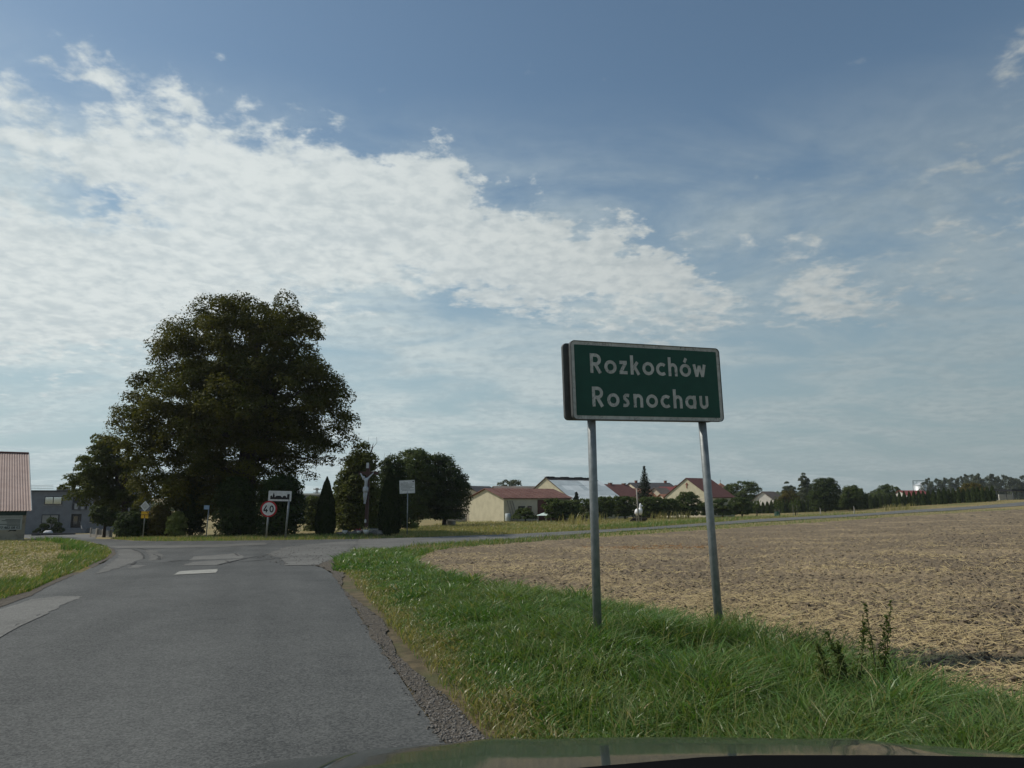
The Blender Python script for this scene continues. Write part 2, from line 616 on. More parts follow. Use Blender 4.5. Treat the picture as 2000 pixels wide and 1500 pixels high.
cracks(M_ := MATS['sign_white'], 26.0, (0.12, 0.13, 0.12))
surf('sign_back', (0.10, 0.105, 0.105), (0.075, 0.08, 0.08), 6, 5, 0.5, metal=0.3)
surf('crack', (0.10, 0.11, 0.10), rough=0.8)
surf('plate_white', (0.62, 0.63, 0.62), (0.52, 0.53, 0.52), 9, 5, 0.5)
surf('plate_black', (0.012, 0.012, 0.013), rough=0.5)
surf('plate_red', (0.42, 0.018, 0.022), (0.34, 0.015, 0.02), 9, 5, 0.5)
surf('plate_yellow', (0.62, 0.36, 0.01), (0.55, 0.30, 0.01), 9, 5, 0.5)
surf('plate_blue', (0.20, 0.30, 0.42), (0.26, 0.34, 0.44), 9, 5, 0.5)
surf('bark', (0.055, 0.042, 0.03), (0.028, 0.022, 0.017), 9, 6, 0.95, 0.8, 20, stretch=(1, 1, 0.25))
surf('white_bark', (0.45, 0.44, 0.40), (0.25, 0.24, 0.21), 9, 6, 0.9)
surf('post_wood', (0.26, 0.245, 0.22), (0.17, 0.16, 0.145), 6, 6, 0.9, stretch=(4, 4, 0.5))
surf('concrete', (0.36, 0.34, 0.30), (0.26, 0.245, 0.215), 5, 6, 0.9, 0.3, 30)
surf('rust_steel', (0.075, 0.042, 0.038), (0.10, 0.052, 0.046), 8, 6, 0.7, spec=0.4)
surf('statue_white', (0.52, 0.54, 0.56), (0.44, 0.46, 0.48), 9, 5, 0.5)
surf('pot_white', (0.6, 0.6, 0.58), (0.5, 0.5, 0.48), 9, 4, 0.5)
surf('rock', (0.20, 0.19, 0.17), (0.11, 0.105, 0.095), 7, 6, 0.95, 0.8, 25)
surf('cream_wall', (0.54, 0.50, 0.36), (0.47, 0.435, 0.31), 1.4, 8, 0.9, 0.3, 8, c3=(0.42, 0.38, 0.27), s3=0.35, f3=0.7, stretch=(1, 1, 0.8))
surf('pale_wall', (0.52, 0.47, 0.36), (0.45, 0.41, 0.32), 1.2, 7, 0.9, 0.2, 8)
surf('grey_wall', (0.15, 0.16, 0.178), (0.18, 0.192, 0.21), 1.2, 7, 0.9, 0.15, 20)
surf('dirty_wall', (0.46, 0.43, 0.35), (0.34, 0.32, 0.26), 1.2, 7, 0.9, 0.3, 10, c3=(0.12, 0.11, 0.09), s3=0.8, f3=0.8)
surf('white_wall', (0.62, 0.60, 0.56), (0.55, 0.53, 0.49), 1.2, 5, 0.9)
surf('brick_wall', (0.20, 0.075, 0.05), (0.26, 0.11, 0.075), 9, 5, 0.9)
surf('rust_roof', (0.145, 0.070, 0.055), (0.19, 0.10, 0.078), 1.1, 7, 0.75, c3=(0.12, 0.055, 0.042), s3=0.4, f3=0.7, stretch=(1, 1, 3))
surf('red_roof', (0.23, 0.055, 0.048), (0.19, 0.048, 0.042), 2, 5, 0.7)
surf('brown_roof', (0.125, 0.052, 0.042), (0.10, 0.043, 0.036), 2, 6, 0.8)
surf('orange_roof', (0.27, 0.125, 0.075), (0.20, 0.10, 0.065), 2, 6, 0.8)
surf('dark_roof', (0.045, 0.045, 0.048), (0.06, 0.058, 0.058), 2, 6, 0.8)
surf('moss_roof', (0.16, 0.12, 0.10), (0.12, 0.105, 0.09), 0.9, 7, 0.9)
surf('pink_roof', (0.38, 0.285, 0.245), (0.33, 0.24, 0.205), 1.0, 7, 0.6, c3=(0.42, 0.31, 0.26), s3=0.6, f3=0.6)
surf('zinc_sheet', (0.50, 0.56, 0.57), (0.44, 0.50, 0.51), 0.7, 7, 0.7, metal=0.0, spec=0.3, c3=(0.40, 0.44, 0.45), s3=0.5, f3=0.6)
surf('zinc_pale', (0.66, 0.71, 0.71), (0.58, 0.63, 0.63), 0.7, 7, 0.7, metal=0.0, spec=0.4)
surf('tarp_white', (0.85, 0.86, 0.87), (0.74, 0.75, 0.76), 3, 4, 0.5)
surf('tent_pale', (0.68, 0.82, 0.78), (0.60, 0.74, 0.70), 3, 4, 0.5)
surf('black_frame', (0.014, 0.015, 0.018), rough=0.4)
surf('shutter', (0.25, 0.25, 0.235), (0.22, 0.22, 0.205), 3, 4, 0.6)
surf('door_dark', (0.016, 0.014, 0.014), rough=0.35)
surf('rail_metal', (0.16, 0.17, 0.18), rough=0.5, metal=0.5)
surf('rail_panel', (0.30, 0.31, 0.32), rough=0.5)
surf('banner', (0.40, 0.45, 0.455), (0.35, 0.40, 0.405), 2, 5, 0.5, c3=(0.44, 0.49, 0.49), s3=0.8)
surf('banner_ink', (0.012, 0.028, 0.03), rough=0.5)
surf('banner_grey', (0.17, 0.21, 0.21), rough=0.5)
surf('teal_trim', (0.02, 0.06, 0.065), rough=0.6)
surf('silo_metal', (0.72, 0.76, 0.78), (0.62, 0.66, 0.68), 0.5, 3, 0.4, metal=0.2)
surf('straw', (0.50, 0.40, 0.21), (0.34, 0.26, 0.13), 40, 2, 0.6)
surf('straw_dull', (0.42, 0.32, 0.17), (0.30, 0.22, 0.11), 40, 2, 0.7)
surf('car_paint', (0.006, 0.011, 0.008), (0.008, 0.013, 0.010), 300, 2, 0.4, metal=0.0, spec=0.15, coat=0.8)
surf('car_black', (0.003, 0.003, 0.0035), rough=0.95, spec=0.05)
surf('tyre', (0.015, 0.015, 0.015), rough=0.9)
surf('car_rim', (0.4, 0.4, 0.42), rough=0.3, metal=0.9)
surf('lamp_lens', (0.55, 0.57, 0.6), rough=0.08, metal=0.6)
surf('tree_guard', (0.03, 0.12, 0.09), rough=0.7)
surf('flower_yellow', (0.7, 0.55, 0.15), (0.75, 0.68, 0.35), 30, 2, 0.6)
surf('flower_red', (0.4, 0.05, 0.06), rough=0.6)
surf('rust_stain', (0.27, 0.15, 0.06), (0.20, 0.11, 0.05), 12, 5, 0.95)

glass = bpy.data.materials.new('window_glass')
glass.use_nodes = True
_b = glass.node_tree.nodes['Principled BSDF']
_b.inputs['Base Color'].default_value = (0.03, 0.035, 0.04, 1)
_b.inputs['Roughness'].default_value = 0.03
_b.inputs['Specular IOR Level'].default_value = 1.0
_b.inputs['Metallic'].default_value = 0.0
_b.inputs['Coat Weight'].default_value = 1.0
MATS['window_glass'] = glass
surf('sky_glass', (0.50, 0.55, 0.58), (0.46, 0.51, 0.54), 1, 2, 0.05, metal=1.0)

leafmat('lime_leaf', (0.040, 0.050, 0.009), (0.098, 0.096, 0.018), 0.30)
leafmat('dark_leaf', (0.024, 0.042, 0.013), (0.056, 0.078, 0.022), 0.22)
leafmat('mid_leaf', (0.042, 0.068, 0.018), (0.085, 0.110, 0.032), 0.28)
leafmat('light_leaf', (0.065, 0.085, 0.022), (0.11, 0.125, 0.035), 0.30)
leafmat('autumn_leaf', (0.075, 0.072, 0.016), (0.12, 0.095, 0.024), 0.25)
leafmat('grey_leaf', (0.062, 0.076, 0.046), (0.10, 0.115, 0.072), 0.25)
leafmat('thuja_leaf', (0.016, 0.026, 0.010), (0.032, 0.044, 0.014), 0.10, 0.7)
leafmat('hedge_leaf', (0.034, 0.052, 0.018), (0.070, 0.092, 0.028), 0.12, 0.7)
leafmat('spruce_leaf', (0.018, 0.028, 0.016), (0.035, 0.048, 0.026), 0.08, 0.7)
leafmat('grass_blade', (0.082, 0.180, 0.038), (0.34, 0.28, 0.14), 0.35, 0.36, (1.25, 1.3, 0.6), 0.3)
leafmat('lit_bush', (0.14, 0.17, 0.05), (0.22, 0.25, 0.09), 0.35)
M = MATS

# ------------------------------------------------------------------ outlines of the ground zones (world x, y)
R_EDGE = [(2.83, -6.0), (1.9, -3.0), (0.94, 0.0), (-0.33, 4.1), (-1.66, 8.2)] + PP([(648, 1120)])
CORNER = PP([(628, 1108), (600, 1103)])
LANE_NEAR = PP([(655, 1090), (720, 1075), (830, 1063), (1000, 1052), (1140, 1042), (1300, 1032), (1500, 1018), (1750, 1003), (1900, 994)]) + [(84, 112), (110, 128)]
LANE_FAR = PP([(700, 1053), (800, 1050), (1000, 1043), (1140, 1036), (1300, 1027), (1500, 1012.5), (1750, 997.5), (1900, 989)]) + [(84, 118), (110, 134)]
LEFT_EDGE = [(-1.9, -6.0), (-3.0, -3.0), (-4.35, 2.0), (-6.2, 8.6)] + PP([(60, 1160), (100, 1141), (160, 1117), (205, 1098), (226, 1082), (222, 1072), (200, 1064), (170, 1058), (120, 1053)])
LEFT_FAR = PP([(60, 1048), (120, 1046.5), (200, 1053), (260, 1056), (330, 1056.5), (420, 1056), (520, 1055), (620, 1054)])
ROAD = R_EDGE + CORNER + PP([(640, 1080), (690, 1066)]) + LANE_FAR[:1] + LEFT_FAR[::-1] + LEFT_EDGE[::-1]
LANE = PP([(560, 1090), (556, 1062)]) + LANE_FAR + LANE_NEAR[::-1] + PP([(622, 1105), (585, 1105)])
FIELD_NEAR = [(3.6, 1.0), (3.05, 2.6), (2.72, 3.7), (2.2, 5.4), (1.62, 6.6), (1.15, 7.5), (0.4, 9.0), (-0.76, 10.8), (-2.0, 14.5), (-2.75, 18.2), (-2.6, 20.6)]
FIELD_FAR = PP([(850, 1077), (900, 1070), (1000, 1062), (1100, 1055), (1300, 1041), (1500, 1027), (1750, 1010), (1900, 1000)]) + [(90, 108), (115, 118)]
FIELD = FIELD_NEAR + FIELD_FAR + [(110, 40), (50, 2), (12, -6)]
LEFT_FIELD = [(-7.1, 8.0), (-8.1, 11.0)] + PP([(60, 1136), (118, 1110), (158, 1087), (145, 1068), (90, 1060), (0, 1058)]) + [(-40, 33), (-40, 6)]


def jitter(poly, step, amp, seed):
    """densify a closed outline and make it slightly ragged"""
    out = []
    n = len(poly)
    for i in range(n):
        x1, y1 = poly[i][:2]
        x2, y2 = poly[(i + 1) % n][:2]
        L = math.hypot(x2 - x1, y2 - y1)
        st = step * max(1.0, math.hypot(x1, y1) / 15.0)
        k = max(1, int(L / st))
        for j in range(k):
            t = j / k
            x, y = x1 + (x2 - x1) * t, y1 + (y2 - y1) * t
            a = amp * max(0.6, math.hypot(x, y) / 22.0)
            q = np.array([x]), np.array([y])
            f = 1.0 / max(st * 1.7, 0.1)
            out.append((x + a * (float(fbm(q[0] * f, q[1] * f, seed)[0]) - .5) * 2, y + a * (float(fbm(q[0] * f, q[1] * f, seed + 7)[0]) - .5) * 2))
    return out


def sheet(name, poly, mat, lift, grid=1.0, step=0.4, amp=0.05, seed=1, kind='structure', parent=None, maxr=140):
    """a ground sheet that follows the terrain inside an outline"""
    b = jitter(poly, step, amp, seed)
    xs = [p[0] for p in b]
    ys = [p[1] for p in b]
    pts = []
    r = 1.0
    gx, gy = [], []
    y = min(ys)
    while y < max(ys):
        st = grid * max(1.0, abs(y) / 25.0)
        xx = np.arange(min(xs), max(xs), st)
        gx.append(xx)
        gy.append(np.full(len(xx), y))
        y += st
    gx = np.concatenate(gx)
    gy = np.concatenate(gy)
    ok = inpoly(gx, gy, b) & (pdist(gx, gy, b + [b[0]]) > 0.15)
    pts = list(zip(gx[ok], gy[ok]))
    vs = [Vector(p) for p in b] + [Vector((float(p[0]), float(p[1]))) for p in pts]
    n = len(b)
    ed = [(i, (i + 1) % n) for i in range(n)]
    v2, _, f2, *_ = delaunay_2d_cdt(vs, ed, [], 1, 1e-5)
    V = np.array([(v.x, v.y) for v in v2])
    z = H(V[:, 0], V[:, 1]) + lift
    F = []
    for f in f2:
        f = list(f)
        a, c, d = V[f[0]], V[f[1]], V[f[2]]
        if (c[0] - a[0]) * (d[1] - a[1]) - (c[1] - a[1]) * (d[0] - a[0]) < 0:
            f = f[::-1]
        F.append(f)
    o = mesh_np(name, np.c_[V, z], np.array(F), mat, parent, smooth=True)
    tag(o, kind=kind if parent is None else None)
    return o


# base ground: one polar sheet out to the horizon, a little below everything laid on it
def build_ground():
    rr = [0.0]
    r = 0.6
    while r < 6000:
        rr.append(r)
        r *= 1.055
    S = 240
    V = [(0, 0)]
    for r in rr[1:]:
        for k in range(S):
            a = 2 * math.pi * k / S
            V.append((r * math.sin(a), r * math.cos(a)))
    V = np.array(V)
    z = H(V[:, 0], V[:, 1]) - 0.05
    F = []
    for k in range(S):
        F.append((0, 1 + (k + 1) % S, 1 + k))
    tri = np.array(F)
    q = []
    for i in range(len(rr) - 2):
        a = 1 + i * S + np.arange(S)
        b = 1 + i * S + (np.arange(S) + 1) % S
        q.append(np.c_[a, b, b + S])
        q.append(np.c_[a, b + S, a + S])
    F = np.concatenate([tri] + q)
    o = mesh_np('ground', np.c_[V, z], F, M['dry_meadow'], smooth=True)
    tag(o, kind='structure')


build_ground()
VERGE = [(2.9, -6)] + R_EDGE[1:] + PP([(660, 1088), (720, 1075), (830, 1063), (1000, 1052), (1140, 1042)]) + PP([(1140, 1052), (1000, 1063), (850, 1079)]) + [(-2.4, 20.0), (-2.5, 17.5), (-1.8, 14.5), (-0.5, 10.9), (0.6, 9.1), (1.4, 7.6), (2.5, 5.4), (3.0, 3.7), (3.4, 2.6), (4.5, -2), (4.5, -6)]
sheet('verge', VERGE, M['thatch'], -0.012, 0.5, 0.3, 0.04, 3)
road = sheet('asphalt_road', ROAD, M['asphalt'], 0.0, 0.8, 0.25, 0.035, 5)
sheet('farm_lane', LANE, M['old_asphalt'], -0.004, 1.0, 0.3, 0.06, 6)
SHOULDER = [(2.83, -6.0), (1.9, -3.0), (0.94, 0.0), (-0.33, 4.1), (-1.66, 8.2)] + PP([(646, 1118), (625, 1106), (600, 1102)]) + PP([(655, 1087), (672, 1098), (672, 1112)]) + [(-2.70, 11.6), (-1.46, 8.3), (-0.98, 6.4), (-0.05, 4.1), (1.25, 0), (2.25, -3), (3.2, -6)]
sheet('gravel_shoulder', SHOULDER, M['gravel'], 0.004, 0.4, 0.10, 0.11, 9)
LSH = LEFT_EDGE[2:8] + [(p[0] - 0.35, p[1] + 0.1) for p in LEFT_EDGE[2:8]][::-1]
sheet('gravel_shoulder', PP([(180, 1110), (226, 1084), (224, 1074), (206, 1066), (196, 1070), (208, 1082), (170, 1108)]), M['gravel'], 0.005, 0.5, 0.2, 0.05, 10)
sheet('gravel_shoulder', [(-6.2, 8.6), (-6.75, 8.75)] + PP([(60, 1156), (100, 1136), (140, 1120), (160, 1117), (100, 1143), (60, 1164)]), M['gravel'], 0.006, 0.5, 0.15, 0.04, 11)

# repairs and marks on the road, as thin sheets on top of it
PT = [
    ('road_patch', [(-20, 1252), (30, 1224), (92, 1196), (165, 1165), (110, 1165), (58, 1171), (20, 1184), (-20, 1200)], 'patch_asphalt', 0.0035),
    ('road_patch', [(372, 1095), (377, 1087), (462, 1081), (478, 1087), (470, 1091), (430, 1092)], 'patch_asphalt', 0.0035),
    ('road_patch', [(357, 1105), (374, 1098), (470, 1092), (444, 1099), (425, 1104)], 'patch_asphalt', 0.006),
    ('road_patch', [(249, 1110), (262, 1104), (284, 1104), (274, 1109)], 'patch_asphalt', 0.0035),
    ('road_patch', [(228, 1074), (255, 1072), (276, 1080), (282, 1090), (262, 1098), (225, 1112), (186, 1122), (210, 1104), (232, 1088)], 'old_asphalt', 0.005),
    ('road_patch', [(282, 1073), (305, 1076), (320, 1085), (316, 1092), (290, 1096), (292, 1086)], 'old_asphalt', 0.005),
    ('road_patch', [(200, 1066), (300, 1066), (420, 1064), (520, 1060), (520, 1064), (420, 1069), (300, 1071), (230, 1071)], 'old_asphalt', 0.006),
    ('road_patch', [(520, 1082), (560, 1068), (640, 1060), (700, 1056), (690, 1068), (655, 1089), (622, 1104), (557, 1105), (550, 1092)], 'old_asphalt', 0.006),
    ('road_patch', [(558, 1105), (556, 1098), (590, 1095), (632, 1096), (622, 1104)], 'patch_asphalt', 0.010),
]
random.seed(4)
for i, (nm, pts, mt, lift) in enumerate(PT):
    sheet(nm, PP(pts), M[mt], lift, 0.8, 0.12, 0.11, 20 + i)
sheet('stop_line', PP([(338, 1123.5), (352, 1116.5), (427, 1112), (422, 1119.5)]), M['worn_paint'], 0.009, 0.8, 0.12, 0.05, 41)
sheet('edge_line', [gp(-30, 1258), gp(40, 1219), gp(92, 1196.5), gp(96, 1198.5), gp(42, 1223), gp(-30, 1263)], M['patch_asphalt'], 0.006, 0.6, 0.1, 0.012, 42)


def ribbon(pts, w, z):
    L = [Vector(p) for p in pts]
    left, right = [], []
    for i, p in enumerate(L):
        t = (L[min(i + 1, len(L) - 1)] - L[max(i - 1, 0)]).normalized()
        n = Vector((-t.y, t.x))
        ww = w * (0.6 + 0.8 * random.random())
        left.append(tuple(p + n * ww))
        right.append(tuple(p - n * ww))
    return left + right[::-1]


for i, pts in enumerate([[(255, 1072), (270, 1077), (279, 1083), (281, 1091)], [(300, 1083), (312, 1088), (309, 1093)], [(330, 1097), (352, 1095), (400, 1093)],
                         [(457, 1081), (466, 1086)], [(440, 1096), (452, 1100)], [(265, 1097), (258, 1103)], [(270, 1071), (290, 1075)], [(340, 1098), (300, 1100), (270, 1099)],
                         [(425, 1104), (445, 1099), (480, 1091), (520, 1084)], [(470, 1098), (560, 1090)]]):
    sheet('tar_seam', ribbon(PP(pts), 0.035 if i != 8 else 0.02, 0), M['tar'], 0.012, 0.8, 0.2, 0.035, 60 + i)
sheet('paved_yard', PP([(50, 1050), (120, 1053), (200, 1056), (240, 1056)]) + [(-30, 52), (-48, 84), (-60, 92), (-92, 92), (-80, 70), (-45, 50)], M['old_asphalt'], -0.03, 2.0, 0.8, 0.2, 14)
sheet('left_stubble_field', LEFT_FIELD, M['thatch'], -0.015, 1.0, 0.5, 0.15, 13)


# ------------------------------------------------------------------ ploughed field: fine broken ground near, coarser far away
def build_field():
    ys = [2.2]
    while ys[-1] < 128:
        ys.append(ys[-1] * 1.0088)
    ys = np.array(ys)
    u = np.linspace(-0.30, 1.05, 620)
    X = (u[None, :] * ys[:, None])
    Y = np.repeat(ys[:, None], len(u), 1)
    # jiggle so the rows do not read as rows
    cell = ys[:, None] * 0.0022
    _rg = np.random.default_rng(2)
    X = X + (_rg.random(X.shape) - .5) * cell * 0.7
    Y = Y + (_rg.random(X.shape) - .5) * cell * 2.4
    d = pdist(X, Y, FIELD_NEAR)
    b = jitter(FIELD, 0.5, 0.18, 33)
    edge = np.clip(d / 0.8, 0.15, 1)
    clod = np.maximum(fbm(X * 12, Y * 12, 11, 4) - .45, 0) * 0.11 + (fbm(X * 1.1, Y * 1.1, 17, 3) - .5) * 0.10 + (vn(X * 22, Y * 22, 23) - .5) * 0.035
    Z = H(X, Y) + clod * edge + 0.012
    ny, nx = X.shape
    idx = np.arange(ny * nx).reshape(ny, nx)
    a, b1, c, e = idx[:-1, :-1].ravel(), idx[:-1, 1:].ravel(), idx[1:, 1:].ravel(), idx[1:, :-1].ravel()
    xm = X.ravel()[a] * .5 + X.ravel()[c] * .5
    ym = Y.ravel()[a] * .5 + Y.ravel()[c] * .5
    ok = inpoly(xm, ym, b)
    F = np.c_[a, b1, c, e][ok]
    used = np.unique(F)
    remap = np.full(ny * nx, -1)
    remap[used] = np.arange(len(used))
    V = np.c_[X.ravel(), Y.ravel(), Z.ravel()][used]
    o = mesh_np('ploughed_field', V, remap[F], M['soil'], smooth=True)
    tag(o, kind='structure')
    return o


field = build_field()
rng = np.random.default_rng(7)


def fieldz(x, y):
    d = pdist(x, y, FIELD_NEAR)
    edge = np.clip(d / 0.8, 0.15, 1)
    clod = np.maximum(fbm(x * 12, y * 12, 11, 4) - .45, 0) * 0.11 + (fbm(x * 1.1, y * 1.1, 17, 3) - .5) * 0.10
    return H(x, y) + clod * edge + 0.012


def persp_points(n, y0, y1, u0, u1, power=2.0):
    """random ground points, thinning out with distance"""
    t = rng.random(n)
    p = 1.0 - power
    y = (y0 ** p + t * (y1 ** p - y0 ** p)) ** (1 / p) if abs(p) > 1e-6 else y0 * (y1 / y0) ** t
    u = u0 + rng.random(n) * (u1 - u0)
    return u * y, y


def straw_mesh(name, x, y, z, length, width, mat, tilt=0.25, parent=None):
    n = len(x)
    a = rng.random(n) * 2 * np.pi
    L = length * (0.45 + rng.random(n) * 1.1)
    tz = (rng.random(n) - 0.35) * tilt
    dxx, dyy = np.cos(a) * L / 2, np.sin(a) * L / 2
    dzz = tz * L
    w = width * (0.6 + 0.8 * rng.random(n))
    nx_, ny_ = -np.sin(a) * w, np.cos(a) * w
    c = np.c_[x, y, z]
    d = np.c_[dxx, dyy, dzz]
    s = np.c_[nx_, ny_, np.zeros(n)]
    up = np.c_[np.zeros(n), np.zeros(n), w * 1.3]
    P = [c - d - s, c - d + s, c - d + up, c + d - s, c + d + s, c + d + up]
    V = np.stack(P, 1).reshape(-1, 3)
    k = np.arange(n)[:, None] * 6
    F = np.concatenate([k + np.array([0, 3, 5]), k + np.array([0, 5, 2]), k + np.array([2, 5, 4]), k + np.array([2, 4, 1])])
    o = mesh_np(name, V, F, mat, parent)
    tag(o, kind='stuff')
    return o


fpoly = FIELD
x, y = persp_points(420000, 2.4, 95, -0.28, 1.0, 1.28)
ok = inpoly(x, y, fpoly)
x, y = x[ok], y[ok]
dn = fbm(x * 0.55, y * 0.55 + x * 0.15, 51, 3)
dedge = pdist(x, y, FIELD_NEAR)
band = np.exp(-((dedge - 1.6) / 1.6) ** 2)
p = np.clip((dn - 0.33) * 2.2, 0.15, 0.8) * np.where(y < 9, 0.11, 0.20) + band * np.clip((dn - 0.36) * 3.5, 0.02, 1) * 0.15 + np.exp(-((x - 1.6) / 3.0) ** 2 - ((y - 8.6) / 1.6) ** 2) * 0.22
ok = rng.random(len(x)) < p
x, y = x[ok], y[ok]
z = fieldz(x, y) + 0.018 + rng.random(len(x)) * 0.015
far = y > 14
o = straw_mesh('straw_litter', x[~far], y[~far], z[~far], 0.115, 0.0021, M['straw'], 0.5)
tag(o, 'loose pale straw lying over the ploughed field', 'straw')
o = straw_mesh('straw_litter', x[far], y[far], z[far] + 0.01, 0.12, 0.0040, M['straw'], 0.6)
tag(o, 'distant straw lying over the far part of the ploughed field', 'straw')


def rocks_mesh(name, x, y, z, size, mat, flat=0.65):
    """small lumps: squashed, jittered octahedra"""
    n = len(x)
    base = np.array([(1, 0, 0), (0, 1, 0), (-1, 0, 0), (0, -1, 0), (0, 0, 1), (0.6, 0.6, 0.5), (-0.6, 0.6, 0.5), (-0.6, -0.6, 0.5), (0.6, -0.6, 0.5), (0, 0, -0.7)])
    f = np.array([(0, 5, 8), (5, 0, 1), (6, 1, 2), (7, 2, 3), (8, 3, 0), (5, 1, 6), (6, 2, 7), (7, 3, 8), (4, 8, 5), (4, 5, 6), (4, 6, 7), (4, 7, 8), (9, 1, 0), (9, 2, 1), (9, 3, 2), (9, 0, 3)])
    s = size * (0.35 + rng.random(n) ** 3 * 1.3)
    V = base[None] * (0.7 + 0.6 * rng.random((n, 10, 1))) * s[:, None, None]
    a = rng.random(n) * 6.28
    ca, sa = np.cos(a)[:, None], np.sin(a)[:, None]
    X = V[..., 0] * ca - V[..., 1] * sa
    Yv = V[..., 0] * sa + V[..., 1] * ca
    V = np.stack([X + x[:, None], Yv + y[:, None], V[..., 2] * flat + z[:, None]], -1).reshape(-1, 3)
    F = (np.arange(n)[:, None, None] * 10 + f[None]).reshape(-1, 3)
    o = mesh_np(name, V, F, mat)
    tag(o, kind='stuff')
    return o


x, y = persp_points(40000, 2.6, 40, -0.25, 0.95, 1.6)
ok = inpoly(x, y, fpoly) & (pdist(x, y, FIELD_NEAR) > 0.25)
x, y = x[ok], y[ok]
o = rocks_mesh('soil_clods', x, y, fieldz(x, y) + 0.006, 0.020, M['clod'])
tag(o, 'broken lumps of brown soil on the ploughed field', 'soil')
# gravel on the shoulders
xx = np.array([p[0] for p in SHOULDER])
yy = np.array([p[1] for p in SHOULDER])
x, y = persp_points(150000, 3.4, 22, -0.42, 0.3, 1.9)
x += rng.normal(0, 0.02, len(x))
ok = inpoly(x, y, jitter(SHOULDER, 0.2, 0.12, 99)) | ((pdist(x, y, R_EDGE) < 0.05) & (rng.random(len(x)) < 0.12))
x, y = x[ok], y[ok]
o = rocks_mesh('shoulder_gravel', x, y, H(x, y) + 0.004, 0.0075, M['pebble'])
tag(o, 'grey crumbled gravel along the right edge of the road', 'gravel')
x, y = persp_points(9000, 14, 34, -0.52, -0.12, 1.2)
ok = inpoly(x, y, PP([(500, 1090), (560, 1062), (700, 1055), (690, 1070), (640, 1104), (555, 1106)])) & (rng.random(len(x)) < 0.6)
x, y = x[ok], y[ok]
o = rocks_mesh('shoulder_gravel', x, y, H(x, y) + 0.008, 0.014, M['pebble'])
tag(o, 'loose gravel scattered over the mouth of the farm lane', 'gravel')
# a reddish-brown stained patch of soil far out in the field
c = gp(1265, 1072)
sx_ = [(c[0] + math.cos(a) * 2.6 * (0.7 + 0.5 * random.random()), c[1] + math.sin(a) * 0.9 * (0.7 + 0.5 * random.random())) for a in np.linspace(0, 6.28, 14)[:-1]]
x = c[0] + rng.normal(0, 1.3, 200)
y = c[1] + rng.normal(0, 0.7, 200)
o = straw_mesh('rotted_straw', x, y, fieldz(x, y) + 0.03, 0.2, 0.008, M['rust_stain'], 0.4)
tag(o, 'rust brown patch of rotted straw in the field behind the place sign', 'straw')


# ------------------------------------------------------------------ grass
def grass_mesh(name, x, y, z, hgt, wid, lean, tint, mat, segs=3, parent=None, wind=(0.35, -0.1)):
    n = len(x)
    a = rng.random(n) * 2 * np.pi
    fx, fy = np.cos(a), np.sin(a)
    hh = hgt
    ln = lean * hh * (0.3 + rng.random(n))
    la = rng.random(n) * 2 * np.pi
    lx = np.cos(la) * ln + wind[0] * hh * 0.3
    ly = np.sin(la) * ln + wind[1] * hh * 0.3
    rows = []
    for i in range(segs):
        t = i / segs
        w = wid * (1 - 0.55 * t ** 1.5)
        cx = x + lx * t ** 1.9
        cy = y + ly * t ** 1.9
        cz = z + hh * (t - 0.28 * lean * t ** 3)
        rows.append(np.c_[cx - fx * w, cy - fy * w, cz])
        rows.append(np.c_[cx + fx * w, cy + fy * w, cz])
    rows.append(np.c_[x + lx, y + ly, z + hh * (1 - 0.28 * lean)])
    V = np.stack(rows, 1)
    k = V.shape[1]
    V = V.reshape(-1, 3)
    base = (np.arange(n) * k)[:, None]
    F = []
    for i in range(segs - 1):
        j = 2 * i
        F.append(base + np.array([j, j + 1, j + 3]))
        F.append(base + np.array([j, j + 3, j + 2]))
    j = 2 * (segs - 1)
    F.append(base + np.array([j, j + 1, j + 2]))
    T = np.concatenate([tint] * len(F))
    o = mesh_np(name, V, np.concatenate(F), mat, parent, tint=T)
    tag(o, kind='stuff')
    return o


def dry_mix(x, y, dry):
    g = rng.random(len(x))
    t = np.where(g < dry, 0.55 + 0.45 * rng.random(len(x)), 0.02 + 0.24 * rng.random(len(x)) ** 1.5)
    return np.clip(t + (fbm(x * 0.9, y * 0.9, 71, 3) - .5) * 0.3 + (rng.random(len(x)) < .08) * .25, 0, 1)


GR = R_EDGE[:5] + PP([(655, 1112), (668, 1092), (720, 1077)]) + PP([(780, 1072), (800, 1084)]) + [(-2.6, 18.6), (-1.8, 14.4), (-0.5, 10.8), (0.65, 9.1), (1.4, 7.6), (1.95, 6.6), (2.5, 5.4), (3.05, 3.7), (3.4, 2.6), (4.0, 1.0), (4.0, -3)]
x, y = persp_points(330000, 2.3, 24, -0.30, 1.1, 1.7)
x2_, y2_ = persp_points(150000, 6.0, 24, -0.32, 0.22, 1.2)
x, y = np.r_[x, x2_], np.r_[y, y2_]
ok = inpoly(x, y, jitter(GR, 0.4, 0.22, 77))
x, y = x[ok], y[ok]
de = pdist(x, y, R_EDGE)                      # distance to the asphalt
df = pdist(x, y, FIELD_NEAR)
clump = fbm(x * 2.3, y * 2.3, 81, 3)
keep = rng.random(len(x)) < np.clip((de - 0.22) / 0.22, 0, 1) * np.clip(0.45 + clump * 1.2, 0, 1)
x, y, de, df, clump = x[keep], y[keep], de[keep], df[keep], clump[keep]
hg = (0.085 + 0.22 * np.clip((de - 0.45) / 1.2, 0, 1)) * (0.45 + 1.0 * clump) * (0.55 + 0.75 * rng.random(len(x)))
hg *= np.where(y > 11, 0.85, 1.0)
dry = np.clip(1.0 - (de - 0.22) * 1.9 + (fbm(x * 1.3, y * 1.3, 83, 3) - .5) * 1.2, 0.05, 0.85)
wid = (0.0034 + 0.0044 * rng.random(len(x)) ** 2) * np.clip(y / 6.5, 0.95, 2.6) * np.clip(hg / .13, .6, 1.1)
tn = dry_mix(x, y, dry)
tn = np.clip(tn, 0, 1)
